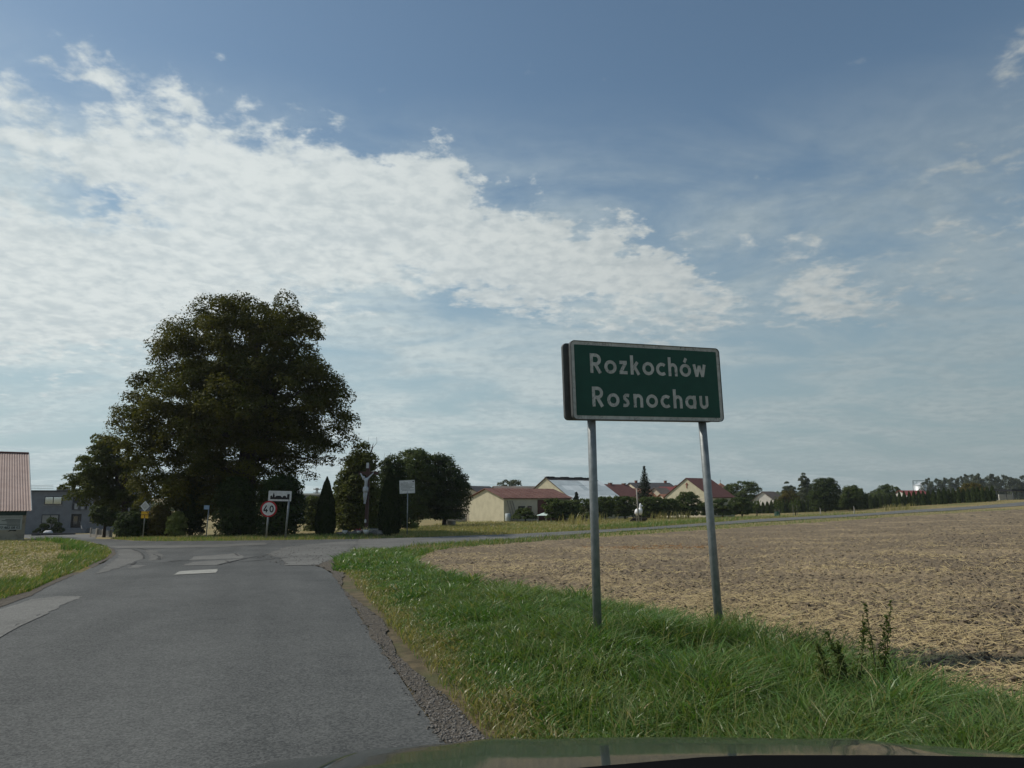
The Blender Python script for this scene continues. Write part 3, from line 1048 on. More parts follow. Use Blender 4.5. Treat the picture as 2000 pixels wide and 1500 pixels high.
o = grass_mesh('verge_grass', x, y, H(x, y) - 0.012, hg, wid, 0.85, tn, M['grass_blade'], 4)
tag(o, 'long green grass on the verge around the place sign', 'grass')
print('verge blades', len(x))
# seed stalks
x, y = persp_points(3000, 3.0, 12, -0.2, 0.8, 1.6)
ok = inpoly(x, y, GR) & (pdist(x, y, R_EDGE) > 0.6) & (rng.random(len(x)) < 0.8)
x, y = x[ok], y[ok]
o = grass_mesh('seed_stalks', x, y, H(x, y), 0.34 + 0.25 * rng.random(len(x)), np.full(len(x), 0.0016), 0.4, 0.35 + 0.4 * rng.random(len(x)), M['grass_blade'], 3)
tag(o, 'thin seed stalks standing in the verge grass', 'grass')
# taller tufts left standing around the sign posts
tx, ty = [], []
for cx_, cy_ in ((0.78, 6.47), (1.98, 6.74), (1.75, 6.3), (2.35, 5.9)):
    k_ = 420
    tx.append(cx_ + rng.normal(0, .16, k_))
    ty.append(cy_ + rng.normal(0, .12, k_))
x, y = np.concatenate(tx), np.concatenate(ty)
o = grass_mesh('post_tufts', x, y, H(x, y), 0.20 + 0.26 * rng.random(len(x)), np.full(len(x), .0035), .7, np.clip(rng.random(len(x)) ** 3, 0, 1) * .8, M['grass_blade'], 4)
tag(o, 'tall unmown tufts around the feet of the sign posts', 'grass')
# left corner
LG = [(-6.35, 8.4)] + PP([(60, 1154), (100, 1135), (160, 1111), (205, 1092), (218, 1080), (210, 1070), (180, 1062), (120, 1056), (0, 1056)]) + [(-40, 33), (-40, 5), (-5.5, 5)]
x, y = persp_points(200000, 5, 36, -0.9, -0.46, 1.3)
ok = inpoly(x, y, LG)
x, y = x[ok], y[ok]
LE = [(-5.2, 5)] + LG[:10]
de = pdist(x, y, LE)
inside = inpoly(x, y, jitter(LEFT_FIELD, 0.6, 0.5, 15))
cl = fbm(x * 1.4, y * 1.4, 91, 3)
keep = rng.random(len(x)) < np.where(inside, 0.75, 0.9) * (0.4 + cl)
x, y, de, inside, cl = x[keep], y[keep], de[keep], inside[keep], cl[keep]
hg = np.where(inside, 0.12, np.clip(0.10 + de * 0.22, 0.08, 0.34)) * (0.5 + 0.9 * cl) * (0.6 + 0.7 * rng.random(len(x)))
dry = np.where(inside, 0.84 + 0.6 * (fbm(x * .3, y * .6, 5, 2) - .5), np.clip(0.42 - de * 0.35, 0.08, 0.6))
o = grass_mesh('corner_grass', x, y, H(x, y) - 0.01, hg, 0.0035 * np.clip(y / 7, 1, 3.5) * (0.7 + 0.6 * rng.random(len(x))), 0.6, dry_mix(x, y, dry), M['grass_blade'], 2)
tag(o, 'green grass and dry stubble on the left road corner', 'grass')
x, y = persp_points(22000, 7, 34, -0.9, -0.5, 1.3)
ok = inpoly(x, y, LEFT_FIELD)
x, y = x[ok], y[ok]
o = straw_mesh('stubble_straw', x, y, H(x, y) + 0.05, 0.13, 0.0045, M['straw'], 0.6)
tag(o, 'pale straw lying in the stubble on the left corner', 'straw')


def zone_grass(name, label, poly, n, hgt, wid, dryk, y0, y1, u0, u1, power, mat='grass_blade', segs=2, fs=0.3, cut=0.0):
    x, y = persp_points(n, y0, y1, u0, u1, power)
    ok = inpoly(x, y, poly)
    x, y = x[ok], y[ok]
    c = fbm(x * fs, y * fs, 101, 4)
    keep = rng.random(len(x)) < np.clip((c - cut) * 2.2, 0.05, 1)
    x, y, c = x[keep], y[keep], c[keep]
    hg = hgt * (0.3 + 1.2 * c) * (0.5 + rng.random(len(x)))
    dr = np.clip(dryk + (fbm(x * fs * 1.7, y * fs * 1.7, 107, 3) - .5) * 1.3, 0, 1)
    o = grass_mesh(name, x, y, H(x, y) - 0.03, hg, wid * (0.6 + 0.8 * rng.random(len(x))), 0.5, dry_mix(x, y, dr), M[mat], segs)
    return tag(o, label, 'grass')


# strip between the lane and the ploughed field
STRIP = LANE_NEAR[1:-1] + (FIELD_FAR[:-1] + [])[::-1] + [(-2.6, 20.0)]
zone_grass('strip_grass', 'low green grass strip between farm lane and ploughed field', STRIP, 120000, 0.17, 0.010, 0.30, 18, 100, -0.2, 0.75, 1.9, segs=2, fs=0.5)
# green growth along the far side of the lane and the dry meadow behind it
GREEN = LANE_FAR[3:8] + [(p[0] - 1.2, p[1] + 3.8) for p in LANE_FAR[3:8]][::-1]
zone_grass('lane_grass', 'tall green grass along the far edge of the farm lane', GREEN, 90000, 0.42, 0.012, 0.15, 40, 110, 0.02, 0.7, 2.0, fs=0.22, cut=0.2)
MEADOW = LANE_FAR[1:-1] + [(90, 128), (60, 146), (40, 122), (10, 96), (-8, 84), (-9, 62), (-9, 44)]
zone_grass('meadow_grass', 'golden dry meadow grass beyond the farm lane', MEADOW, 170000, 0.20, 0.013, 0.92, 36, 150, -0.2, 0.75, 2.2, fs=0.15)
BANK = PP([(235, 1054), (300, 1057.5), (420, 1057), (600, 1054.5), (700, 1052), (800, 1049.5), (870, 1047)]) + [(-4, 47), (-10, 45), (-26, 47)]
zone_grass('bank_grass', 'thin dry grass along the bank under the big tree', BANK, 60000, 0.16, 0.009, 0.55, 27, 50, -0.62, -0.05, 1.5, fs=0.6)

# ------------------------------------------------------------------ stroke lettering
def arc(cx, cy, rx, a0, a1, n=18, ry=None):
    ry = ry or rx
    return [(cx + rx * math.cos(rad(a0 + (a1 - a0) * i / n)), cy + ry * math.sin(rad(a0 + (a1 - a0) * i / n))) for i in range(n + 1)]


GL = {
    'R': (0.64, [[(.0825, 0), (.0825, 1.0)], [(.08, .917), (.30, .917)] + arc(.30, .69, .227, 85, -85, 12) + [(.30, .463), (.08, .463)], [(.27, .47), (.55, 0)]]),
    'o': (0.63, [arc(.315, .345, .2625, 0, 360, 28)]),
    'z': (0.47, [[(.02, .607), (.44, .607)], [(.36, .58), (.09, .11)], [(.0, .083), (.46, .083)]]),
    'k': (0.54, [[(.083, 0), (.083, 1.0)], [(.12, .27), (.41, .66)], [(.22, .42), (.47, .0)]]),
    'c': (0.52, [arc(.315, .345, .2625, 48, 312, 22)]),
    'h': (0.54, [[(.083, 0), (.083, 1.0)], arc(.272, .41, .19, 165, 0, 10, .2) + [(.462, 0)]]),
    'n': (0.54, [[(.083, 0), (.083, .69)], arc(.272, .41, .19, 165, 0, 10, .2) + [(.462, 0)]]),
    'w': (0.76, [[(.05, .69), (.20, .03)], [(.19, .03), (.375, .62)], [(.365, .62), (.56, .03)], [(.55, .03), (.70, .69)]]),
    's': (0.40, [[(.37, .59), (.28, .61), (.17, .605), (.10, .54), (.12, .44), (.20, .37), (.28, .29), (.30, .19), (.23, .095), (.12, .08), (.02, .10)]]),
    'a': (0.62, [arc(.305, .345, .2625, 0, 360, 28), [(.53, 0), (.53, .69)]]),
    'u': (0.54, [[(.083, .69), (.083, .28)] + arc(.272, .275, .19, 180, 360, 12, .19) + [(.462, .69)]]),
    '4': (0.60, [[(.40, 1.0), (.035, .32)], [(.0, .27), (.60, .27)], [(.40, .0), (.40, .52)]]),
    '0': (0.60, [arc(.30, .5, .215, 0, 360, 30, .42)]),
}
GL['ó'] = (0.63, GL['o'][1] + [[(.27, .76), (.39, .99)]])


def stroke_mesh(mb, pts, t, y, thick, sc, ox, oz, rough=0.0):
    L = [Vector(p) for p in pts]
    closed = (L[0] - L[-1]).length < 1e-4
    a, b = [], []
    for i, p in enumerate(L):
        if closed:
            q, r = L[i - 1 if i else -2], L[i + 1 if i < len(L) - 1 else 1]
        else:
            q, r = L[max(i - 1, 0)], L[min(i + 1, len(L) - 1)]
        d = (r - q).normalized()
        n = Vector((-d.y, d.x))
        k = t / 2 * (1 + rough * (random.random() - .5))
        a.append(p + n * k)
        b.append(p - n * k)
    n0 = len(mb.v)
    for p, q in zip(a, b):
        for yy in (y - thick, y):
            mb.v.append((ox + p.x * sc, yy, oz + p.y * sc))
            mb.v.append((ox + q.x * sc, yy, oz + q.y * sc))
    for i in range(len(L) - 1):
        k = n0 + 4 * i
        mb.f.append((k, k + 4, k + 5, k + 1))
        mb.f.append((k, k + 2, k + 6, k + 4))
        mb.f.append((k + 1, k + 5, k + 7, k + 3))


def lettering(text, x, z, cap, gap, y, mat, parent, stroke=0.165, name='letter', rough=0.12):
    for ch in text:
        w, st = GL[ch]
        mb = MB()
        for i, s in enumerate(st):
            stroke_mesh(mb, s, stroke, y - 0.0004 * i, 0.0012, cap, x, z, rough)
        mb.build(name, mat, parent)
        x += (w + gap) * cap
    return x


def text_width(text, cap, gap):
    return sum((GL[c][0] + gap) * cap for c in text) - gap * cap


def rrect(w, hh, r, n=6):
    pts = []
    for cx, cy, a0 in ((w / 2 - r, hh / 2 - r, 0), (-w / 2 + r, hh / 2 - r, 90), (-w / 2 + r, -hh / 2 + r, 180), (w / 2 - r, -hh / 2 + r, 270)):
        for i in range(n + 1):
            a = rad(a0 + 90 * i / n)
            pts.append((cx + r * math.cos(a), cy + r * math.sin(a)))
    return pts


def frame_obj(name, label, cat, origin, ex, ez):
    """an Empty whose local x runs along ex and local z along ez"""
    o = thing(name, label, cat)
    ex = ex.normalized()
    ez = (ez - ex * ez.dot(ex)).normalized()
    ey = ez.cross(ex)
    m = Matrix((ex, ey, ez)).transposed().to_4x4()
    m.translation = origin
    o.matrix_world = m
    return o


# ------------------------------------------------------------------ the place sign
DL, DR = 6.25, 6.80
tl, bl, tr, br = at(1114, 664, DL), at(1118, 819.5, DL), at(1401, 682, DR), at(1415, 823, DR)
cen = (tl + bl + tr + br) / 4
ex = ((tr - tl) + (br - bl)) / 2
ez = ((tl - bl) + (tr - br)) / 2
BW, BH = ex.length, ez.length
lp_t, lp_b = at(1155, 819, 6.33 + 0.06), ground_at(0, 6.4)
sg = frame_obj('place_sign', 'large green place name sign with white lettering on two grey posts', 'sign', cen, ex, ez)
inv = sg.matrix_world.inverted()
sub('face_plate', M['sign_white'], sg, lambda m: m.prism(rrect(BW, BH, 0.042), 'y', -0.004, 0.0), bevel=0.001)
bw_, bh_ = BW - 0.072, BH - 0.070
sub('green_panel', M['sign_green'], sg, lambda m: m.prism(rrect(bw_, bh_, 0.008, 3), 'y', -0.0055, -0.0038))
rim = rrect(BW + 0.004, BH + 0.004, 0.044)
rin = rrect(BW - 0.006, BH - 0.006, 0.040)


def _rim(m):
    n = len(rim)
    vs = [(p[0], -0.010, p[1]) for p in rim] + [(p[0], 0.028, p[1]) for p in rim] + [(p[0], -0.010, p[1]) for p in rin] + [(p[0], 0.028, p[1]) for p in rin]
    fs = []
    for i in range(n):
        j = (i + 1) % n
        fs += [(i, j, n + j, n + i), (2 * n + j, 2 * n + i, 3 * n + i, 3 * n + j), (j, i, 2 * n + i, 2 * n + j), (n + i, n + j, 3 * n + j, 3 * n + i)]
    m.raw(vs, fs)


sub('rim', M['sign_back'], sg, _rim)
cap = 0.185 * BH / 0.70
cap = BH * 0.255
random.seed(3)
w1 = text_width('Rozkochów', cap, 0.105)
k1 = (BW * 0.795) / w1
lettering('Rozkochów', -BW * 0.381, BH * 0.092, cap * 0.99, 0.105 * k1 + (k1 - 1) * 0.55, -0.0060, M['sign_white'], sg)
w2 = text_width('Rosnochau', cap, 0.105)
k2 = (BW * 0.795) / w2
lettering('Rosnochau', -BW * 0.377, -BH * 0.335, cap * 0.99, 0.105 * k2 + (k2 - 1) * 0.55, -0.0060, M['sign_white'], sg)
for i in range(22):      # fine cracks in the old reflective foil
    pass
off = 0.075
bb = MB()
bb.prism([(p[0] - 0.052, p[1] - 0.004) for p in rrect(BW * 0.985, BH * 0.985, 0.04)], 'y', off, off + 0.035)
bb.build('rear_board', M['sign_back'], sg, bevel=0.004)
for zz in (-BH * 0.28, BH * 0.28):
    sub('cross_bar', M['sign_back'], sg, lambda m: m.box(-BW * .46, BW * .46, 0.029, 0.033, zz - .02, zz + .02))
for (px0, py0, px1, py1, D0, D1) in ((1155, 815, 1166.5, 1205, 6.40, 6.47), (1371, 820, 1405, 1225, 6.80, 6.74)):
    a = at(px0, py0, D0)
    b_ = at(px1, py1, D1)
    d = (b_ - a)
    foot = b_ + d * ((b_.z - (h(b_.x, b_.y) - 0.25)) / -d.z)
    top = a - d.normalized() * 0.55
    P = [inv @ top, inv @ (a * .5 + b_ * .5), inv @ foot]
    sub('post', M['galvanised'], sg, lambda m: m.tube(P, 0.038, 20), smooth=True)
    for s in (0.10, 0.42):
        c = top + d.normalized() * s
        cl = inv @ c
        sub('clamp', M['sign_back'], sg, lambda m: m.box(cl.x - .05, cl.x + .05, cl.y - .044, cl.y + .044, cl.z - .018, cl.z + .018))
POST_R = foot

# ------------------------------------------------------------------ speed limit sign and built-up area sign
def leaning_post(t, a, b_, r, nm='post', mat='galvanised'):
    i = t.matrix_world.inverted()
    sub(nm, M[mat], t, lambda m: m.tube([i @ a, i @ b_], r, 12), smooth=True)


D0 = 36.5
c = at(525, 994, D0)
b_ = at(519.5, 1050, D0 + .03)
b_.z = h(b_.x, b_.y) - 0.1
t = frame_obj('speed_limit_sign', 'round red rimmed speed limit sign reading 40 on a leaning post', 'sign', c, Vector((1, 0.12, 0)), c - b_)
R_ = 15.5 / FPX * D0
sub('red_ring', M['plate_red'], t, lambda m: m.prism([(R_ * math.cos(a), R_ * math.sin(a)) for a in np.linspace(0, 2 * math.pi, 41)[:-1]], 'y', -0.02, 0.0))
sub('white_disc', M['plate_white'], t, lambda m: m.prism([(R_ * .80 * math.cos(a), R_ * .80 * math.sin(a)) for a in np.linspace(0, 2 * math.pi, 41)[:-1]], 'y', -0.026, -0.018))
w = text_width('40', R_ * .86, .22)
lettering('40', -w / 2, -R_ * .43, R_ * .86, .22, -0.030, M['plate_black'], t, stroke=0.17, name='digit', rough=0)
leaning_post(t, c + Vector((0, .05, 0.2)), b_, 0.045)

D0 = 37.4
q = [at(525, 958.5, D0), at(570, 959.5, D0 + .25), at(524, 978.5, D0), at(567.5, 978.5, D0 + .25)]
c = sum(q, Vector()) / 4
t = frame_obj('built_up_area_sign', 'white rectangular sign with black town silhouette beside the speed sign', 'sign', c, q[1] - q[0], q[0] - q[2])
w, hh = (q[1] - q[0]).length, (q[0] - q[2]).length
sub('plate', M['plate_white'], t, lambda m: m.prism(rrect(w, hh, 0.04), 'y', 0, 0.03))
sil = [(-.41, -.33), (.42, -.33), (.42, .20), (.32, .20), (.31, -.12), (.27, -.12), (.27, -.02), (.20, .05), (.13, -.02), (.13, -.12), (.08, -.10), (.03, .02), (-.03, .03), (-.14, .02), (-.19, -.05), (-.20, -.12),
       (-.22, -.12), (-.225, .06), (-.24, .12), (-.268, .38), (-.298, .12), (-.31, .06), (-.315, -.12), (-.33, -.12), (-.33, -.02), (-.37, .04), (-.41, -.02)]
sub('town_silhouette', M['plate_black'], t, lambda m: m.prism([(a * w, b * hh) for a, b in sil], 'y', -0.006, 0.0))
b_ = at(557, 1049, D0 + .1)
b_.z = h(b_.x, b_.y) - 0.1
leaning_post(t, at(566, 962, D0 + .30), b_, 0.05)

# priority sign with the yellow road layout plate
D0 = 41.0
c = at(283.5, 988.5, D0)
t = thing('priority_sign', 'diamond priority sign over a yellow road layout plate by the bushes', 'sign', c, rad(-10))
s_ = 10.0 / FPX * D0
sub('diamond_plate', M['plate_white'], t, lambda m: m.prism([(s_, 0), (0, s_), (-s_, 0), (0, -s_)], 'y', -0.015, 0))
sub('diamond_field', M['sign_white'], t, lambda m: m.prism([(s_ * .7, 0), (0, s_ * .7), (-s_ * .7, 0), (0, -s_ * .7)], 'y', -0.021, -0.014))
k = D0 / FPX
sub('layout_plate', M['plate_yellow'], t, lambda m: m.box(-6.6 * k, 8.6 * k, -0.015, 0, -23 * k, -10 * k))
sub('layout_line', M['plate_black'], t, lambda m: (m.box(-6.4 * k, 8.4 * k, -0.021, -0.014, -16.9 * k, -15.9 * k), m.box(0.6 * k, 1.7 * k, -0.022, -0.014, -22.9 * k, -16.95 * k)))
sub('layout_arm', M['plate_black'], t, lambda m: m.prism([(4.6 * k, -10.4 * k), (5.8 * k, -10.4 * k), (8.4 * k, -14.4 * k), (8.4 * k, -15.6 * k)], 'y', -0.021, -0.014))
gz = ground_at(282, D0)
sub('post', M['galvanised'], t, lambda m: m.tube([(0.02, .04, .25), (-0.02, .04, gz.z - c.z - .1)], 0.032, 10), smooth=True)

# small street name sign
D0 = 40.0
gz = ground_at(406.5, D0)
top = at(408.5, 987, D0)
t = thing('street_name_sign', 'small pale blue street plate on a thin pole in the shade', 'sign', gz)
sub('post', M['galvanised'], t, lambda m: m.tube([(0, 0, -.1), tuple(top - gz)], 0.03, 10), smooth=True)
p_ = top - gz
sub('plate', M['plate_blue'], t, lambda m: m.box(p_.x - .26, p_.x + .03, p_.y - .05, p_.y - .03, p_.z - .22, p_.z))

# ------------------------------------------------------------------ crucifix
D0 = 41.5
g = ground_at(717, D0)
k = D0 / FPX


def cz(py):
    return at(717, py, D0).z - g.z


t = thing('wayside_cross', 'tall dark steel wayside cross between two thuja bushes', 'cross', g)
pr = MB()
w = 0.072
ht = cz(908)
for s in (-1, 1):
    pr.box(s * w - .022, s * w + .022, -.06, .06, -.2, ht)
pr.box(-w + .022, w - .022, -.012, .012, -.2, ht - .003)
pr.build('upright', M['rust_steel'], t)
zb = cz(924)
xa = (at(702, 924, D0).x - g.x) - .03
xb = (at(739, 924, D0).x - g.x)
br_ = MB()
for s in (-1, 1):
    br_.box(xa, xb, -.055, .063, zb + s * .062 - .02, zb + s * .062 + .02)
br_.box(xa + .002, xb - .002, -.01, .014, zb - .042, zb + .042)
br_.build('cross_arm', M['rust_steel'], t)
sub('title_plaque', M['statue_white'], t, lambda m: m.prism([(-.10, cz(914.5)), (.05, cz(914.5)), (.05, cz(904.5)), (.03, cz(903.8)), (-.08, cz(903.8)), (-.10, cz(904.5))], 'y', -.085, -.066))
sub('foot_block', M['concrete'], t, lambda m: m.box(-.30, .75, -.05, .45, -.15, .30), bevel=0.02)


def skin(name, verts, edges, radii, mat, parent, root=0, sublv=2):
    me = bpy.data.meshes.new(name)
    me.from_pydata([tuple(v) for v in verts], edges, [])
    me.materials.append(mat)
    o = bpy.data.objects.new(name, me)
    link(o, parent)
    md = o.modifiers.new('skin', 'SKIN')
    md.use_smooth_shade = True
    for i, r in enumerate(radii):
        r = r if isinstance(r, tuple) else (r, r)
        me.skin_vertices[0].data[i].radius = r
        me.skin_vertices[0].data[i].use_root = (i == root)
    if sublv:
        s = o.modifiers.new('sub', 'SUBSURF')
        s.levels = sublv
        s.render_levels = sublv
    return o


def cp_(px, py, dy=-.16):
    return Vector((at(px, py, D0).x - g.x, dy, cz(py)))


pel = cp_(715.2, 955)
fv = [pel, cp_(715.5, 948), cp_(716.6, 940, -.18), cp_(716.5, 936.5, -.17), cp_(713.3, 936, -.19), cp_(711.4, 934.5, -.20), cp_(710.0, 932.0, -.24),
      cp_(719.2, 934.8, -.14), cp_(725.2, 928.5, -.10), cp_(730.6, 923, -.07),
      cp_(710.8, 934.2, -.14), cp_(707.4, 929, -.10), cp_(704.6, 923.8, -.07),
      cp_(713.4, 961, -.17), cp_(712.8, 970, -.25), cp_(713.0, 980.5, -.14), cp_(711.6, 983.8, -.20),
      cp_(716.8, 961, -.16), cp_(716.6, 970.5, -.23), cp_(714.8, 980.5, -.12), cp_(713.8, 984.5, -.19)]
fe = [(0, 1), (1, 2), (2, 3), (3, 4), (4, 5), (5, 6), (3, 7), (7, 8), (8, 9), (3, 10), (10, 11), (11, 12), (0, 13), (13, 14), (14, 15), (15, 16), (0, 17), (17, 18), (18, 19), (19, 20)]
fe[fe.index((3, 4))] = (3, 4)
fr = [(.135, .11), (.115, .09), (.14, .10), (.10, .08), .055, .075, .08, .06, .042, .03, .06, .042, .03, .08, .058, .036, .028, .08, .058, .036, .028]
stt = skin('crucified_figure', fv, fe, fr, M['statue_white'], t)
tag(stt, 'white painted figure with raised arms and bowed head')
lc = MB()
lc.lathe([(.15, -.16), (.165, -.05), (.16, .06), (.14, .14)], 14, tuple(pel + Vector((0, 0, -.02))))
lo = lc.build('loincloth', M['statue_white'], stt, smooth=True)
for i in range(10):
    a = i * 36
    d = Vector((math.cos(rad(a)), math.sin(rad(a)), 0)) * .085
hp = fv[5] + Vector((0, 0, .03))
hl = MB()
hl.lathe([(.02, .10), (.075, .085), (.095, .03), (.09, -.03), (.06, -.10), (.02, -.13)], 12, tuple(hp))
hl.build('hair', M['statue_white'], stt, smooth=True)


def pot(px, py, r, hh, mat, fl, label, D):
    g0 = at(px, py, D)
    g0.z = h(g0.x, g0.y) + max(0.0, g0.z - h(g0.x, g0.y))
    o = thing('flower_pot', label, 'flower pot', g0)
    sub('bowl', M[mat], o, lambda m: m.lathe([(r * .55, 0), (r * .85, hh * .5), (r, hh), (r * .93, hh), (r * .8, hh * .75)], 18), smooth=True)
    n = 60
    v = rng.normal(0, 1, (n, 3)) * np.array([r * .6, r * .5, hh * .28]) + np.array([0, 0, hh * 1.25])
    crown(o, 'plant', v, 0.06, fl)
    return o


# ------------------------------------------------------------------ foliage
def leaf_quads(c, size, nrm=None, rnd=1.0, aspect=0.62):
    """diamond leaves at c facing roughly nrm"""
    n = len(c)
    d = rng.normal(0, 1, (n, 3))
    if nrm is not None:
        d = nrm * (1.0 / max(rnd, 1e-3)) + d
    d /= np.linalg.norm(d, axis=1)[:, None] + 1e-9
    r = rng.normal(0, 1, (n, 3))
    a = np.cross(d, r)
    a /= np.linalg.norm(a, axis=1)[:, None] + 1e-9
    b = np.cross(d, a)
    s = size * (0.6 + 0.8 * rng.random(n))[:, None]
    V = np.stack([c - a * s * .5, c - b * s * .5 * aspect, c + a * s * .5, c + b * s * .5 * aspect], 1).reshape(-1, 3)
    F = np.arange(n * 4).reshape(n, 4)
    return V, F


def crown(parent, name, c, size, matname, nrm=None, rnd=1.0, tint=None, aspect=0.62):
    V, F = leaf_quads(c, size, nrm, rnd, aspect)
    if tint is None:
        tint = rng.random(len(c))
    o = mesh_np(name, V, F, M[matname], parent, tint=tint)
    tag(o, kind='stuff')
    return o


def leafy(name, label, cat, rows, D, n_clump, clump_r, leaves, size, matname, base=None, trunk_r=0.2, trunk_top=0.55, limbs=8, depth=0.85, group=None, seed=0,
          density=None, extra=None, shell=0.6, mat_mix=None, bark='bark', flat=0.8, inset=0.7, lobe=None):
    """tree or bush whose crown fills an outline given as rows (py, px_left, px_right) seen at depth D"""
    global rng
    keep_rng = rng
    rng = np.random.default_rng(1000 + seed)
    random.seed(seed)
    rows = sorted(rows)
    mpp = D / FPX
    bpx = base if base is not None else (rows[-1][1] + rows[-1][2]) / 2
    g = ground_at(bpx, D)
    t = thing(name, label, cat, g, 0, group)
    py = np.array([r[0] for r in rows], float)
    pl = np.array([r[1] for r in rows], float)
    pr_ = np.array([r[2] for r in rows], float)
    wsum = np.cumsum(np.r_[0, (py[1:] - py[:-1]) * (pr_[1:] - pl[1:] + pr_[:-1] - pl[:-1]) / 2])
    n_keep = n_clump
    n_clump = n_clump * 7
    u = (np.arange(n_clump) + rng.random(n_clump)) / n_clump * wsum[-1]
    yy = np.interp(u, wsum, py)
    xl, xr = np.interp(yy, py, pl), np.interp(yy, py, pr_)
    cx, hw = (xl + xr) / 2, (xr - xl) / 2
    rc = clump_r * (0.65 + 0.7 * rng.random(n_clump))
    rr = np.where(rng.random(n_clump) < shell, 0.85 + .15 * rng.random(n_clump), np.sqrt(rng.random(n_clump)) * .85)
    th = rng.random(n_clump) * 2 * np.pi
    hw2 = np.maximum(hw - rc / mpp * inset, hw * .25)
    px = cx + np.cos(th) * rr * hw2
    C = np.array([tuple(at(a, b, D)) for a, b in zip(px, yy)])
    C[:, 1] += np.sin(th) * rr * hw2 * mpp * depth
    topd = (yy - py[0]) * mpp
    botd = (py[-1] - yy) * mpp
    tk = 1.15 if lobe else .8
    C[:, 2] += np.where(topd < rc * tk, -(rc * tk - topd), 0) + np.where(botd < rc * .5, (rc * .5 - botd), 0)
    # keep a well spread subset so that separate leaf clumps stay readable
    order_ = rng.permutation(n_clump)
    sel = [order_[0]]
    dmin = np.linalg.norm(C - C[sel[0]], axis=1)
    for _ in range(n_keep - 1):
        j_ = int(np.argmax(dmin * (0.75 + 0.5 * rng.random(n_clump))))
        sel.append(j_)
        dmin = np.minimum(dmin, np.linalg.norm(C - C[j_], axis=1))
    C, rc = C[sel], rc[sel]
    n_clump = n_keep
    if lobe:
        # every chosen centre is a bough: a dome of smaller leaf clumps around it
        k_, rs_ = lobe
        D_ = rng.normal(0, 1, (len(C), k_, 3))
        D_[..., 2] = np.where(D_[..., 2] < -.4, -D_[..., 2], D_[..., 2])
        D_ /= np.linalg.norm(D_, axis=2)[..., None]
        C = (C[:, None, :] + D_ * rc[:, None, None] * np.array([.85, .85, .95])).reshape(-1, 3)
        rc = np.repeat(rc, k_) * rs_ * (0.7 + 0.6 * rng.random(len(C)))
    if extra:
        for (ex_, ey_, er) in extra:
            p = at(ex_, ey_, D)
            C = np.vstack([C, [p.x, p.y + (rng.random() - .5) * 2, p.z]])
            rc = np.r_[rc, er * mpp]
    C -= np.array(g)
    per = np.maximum(3, (leaves * rc ** 2 / (rc ** 2).sum()).astype(int))
    ci = np.repeat(np.arange(len(C)), per)
    d = rng.normal(0, 1, (len(ci), 3))
    d /= np.linalg.norm(d, axis=1)[:, None]
    d[:, 2] = np.where(d[:, 2] < -0.35, -d[:, 2] * .7, d[:, 2])
    lum = 0.70 + 0.6 * vn(d[:, 0] * 2.5 + ci * 3.1, d[:, 1] * 2.5 + d[:, 2] * 2.1, 9)
    rad_ = rc[ci] * (0.62 + 0.42 * rng.random(len(ci)) ** 0.5) * lum
    P = C[ci] + d * rad_[:, None] * np.array([1, 1, flat])
    tn = np.clip(rng.random(len(C))[ci] * .75 + rng.random(len(ci)) * .3 - .03, 0, 1)
    nrm = d * .8 + np.array([0, 0, .45])
    crown(t, 'crown', P, size, matname, nrm, .5, tn)
    if trunk_r > 0:
        ztop = (at(bpx, py[0] + (py[-1] - py[0]) * (1 - trunk_top), D).z - g.z)
        pts = [(0, 0, -.15), (rng.normal(0, .05), rng.normal(0, .05), ztop * .35), (rng.normal(0, .12), rng.normal(0, .12), ztop * .7), (rng.normal(0, .2), rng.normal(0, .2), ztop)]
        sub('trunk', M[bark], t, lambda m: m.tube(pts, [trunk_r * 1.25, trunk_r, trunk_r * .75, trunk_r * .3], 10), smooth=True)
        order = np.argsort(-rc * (0.5 + rng.random(len(rc))))[:limbs]
        for j in order:
            e = Vector(C[j])
            s0 = rng.uniform(.3, .95)
            z0 = min(ztop * s0, max(e.z - .2, ztop * .25))
            i0 = z0 / ztop
            st_ = Vector((pts[1][0] * i0, pts[1][1] * i0, z0))
            mid_ = st_.lerp(e, .5) + Vector((0, 0, (e - st_).length * .10))
            r0 = trunk_r * .45 * (1.1 - .5 * i0)
            sub('limb', M[bark], t, lambda m: m.tube([st_, mid_, e], [r0, r0 * .6, r0 * .15], 6), smooth=True)
    rng = keep_rng
    return t


# the big lime tree
leafy('lime_tree', 'huge dark spreading lime tree standing behind the road junction', 'tree',
      [(588, 480, 550), (605, 425, 595), (632, 370, 627), (660, 350, 634), (690, 318, 632), (720, 308, 644), (750, 300, 654), (778, 272, 682), (805, 235, 692), (830, 225, 684),
       (860, 228, 676), (885, 240, 640), (915, 250, 590), (945, 258, 565), (980, 262, 555), (1020, 275, 550)],
      45, 140, 1.45, 300000, 0.14, 'lime_leaf', base=480, trunk_r=0.55, trunk_top=.8, limbs=30, seed=11, shell=.74, flat=.95, inset=.72, lobe=(10, .42),
      extra=[(285, 800, 24), (258, 835, 26), (262, 870, 26), (300, 850, 30), (275, 905, 26), (310, 940, 28), (560, 905, 28), (585, 920, 20), (540, 935, 26), (575, 950, 18), (350, 960, 28), (660, 850, 26), (685, 868, 26), (655, 880, 24), (690, 895, 20), (625, 870, 24), (640, 905, 16), (610, 900, 18), (672, 905, 15), (598, 935, 16), (705, 880, 18)])
leafy('leaf_tree', 'smaller lighter tree leaning out left of the big lime tree', 'tree',
      [(850, 170, 215), (868, 160, 245), (900, 158, 262), (935, 142, 268), (960, 134, 270), (978, 165, 270), (1000, 190, 270), (1020, 215, 268)],
      48, 34, .95, 40000, 0.145, 'light_leaf', base=245, trunk_r=.2, trunk_top=.7, limbs=9, seed=12, lobe=(8, .42))
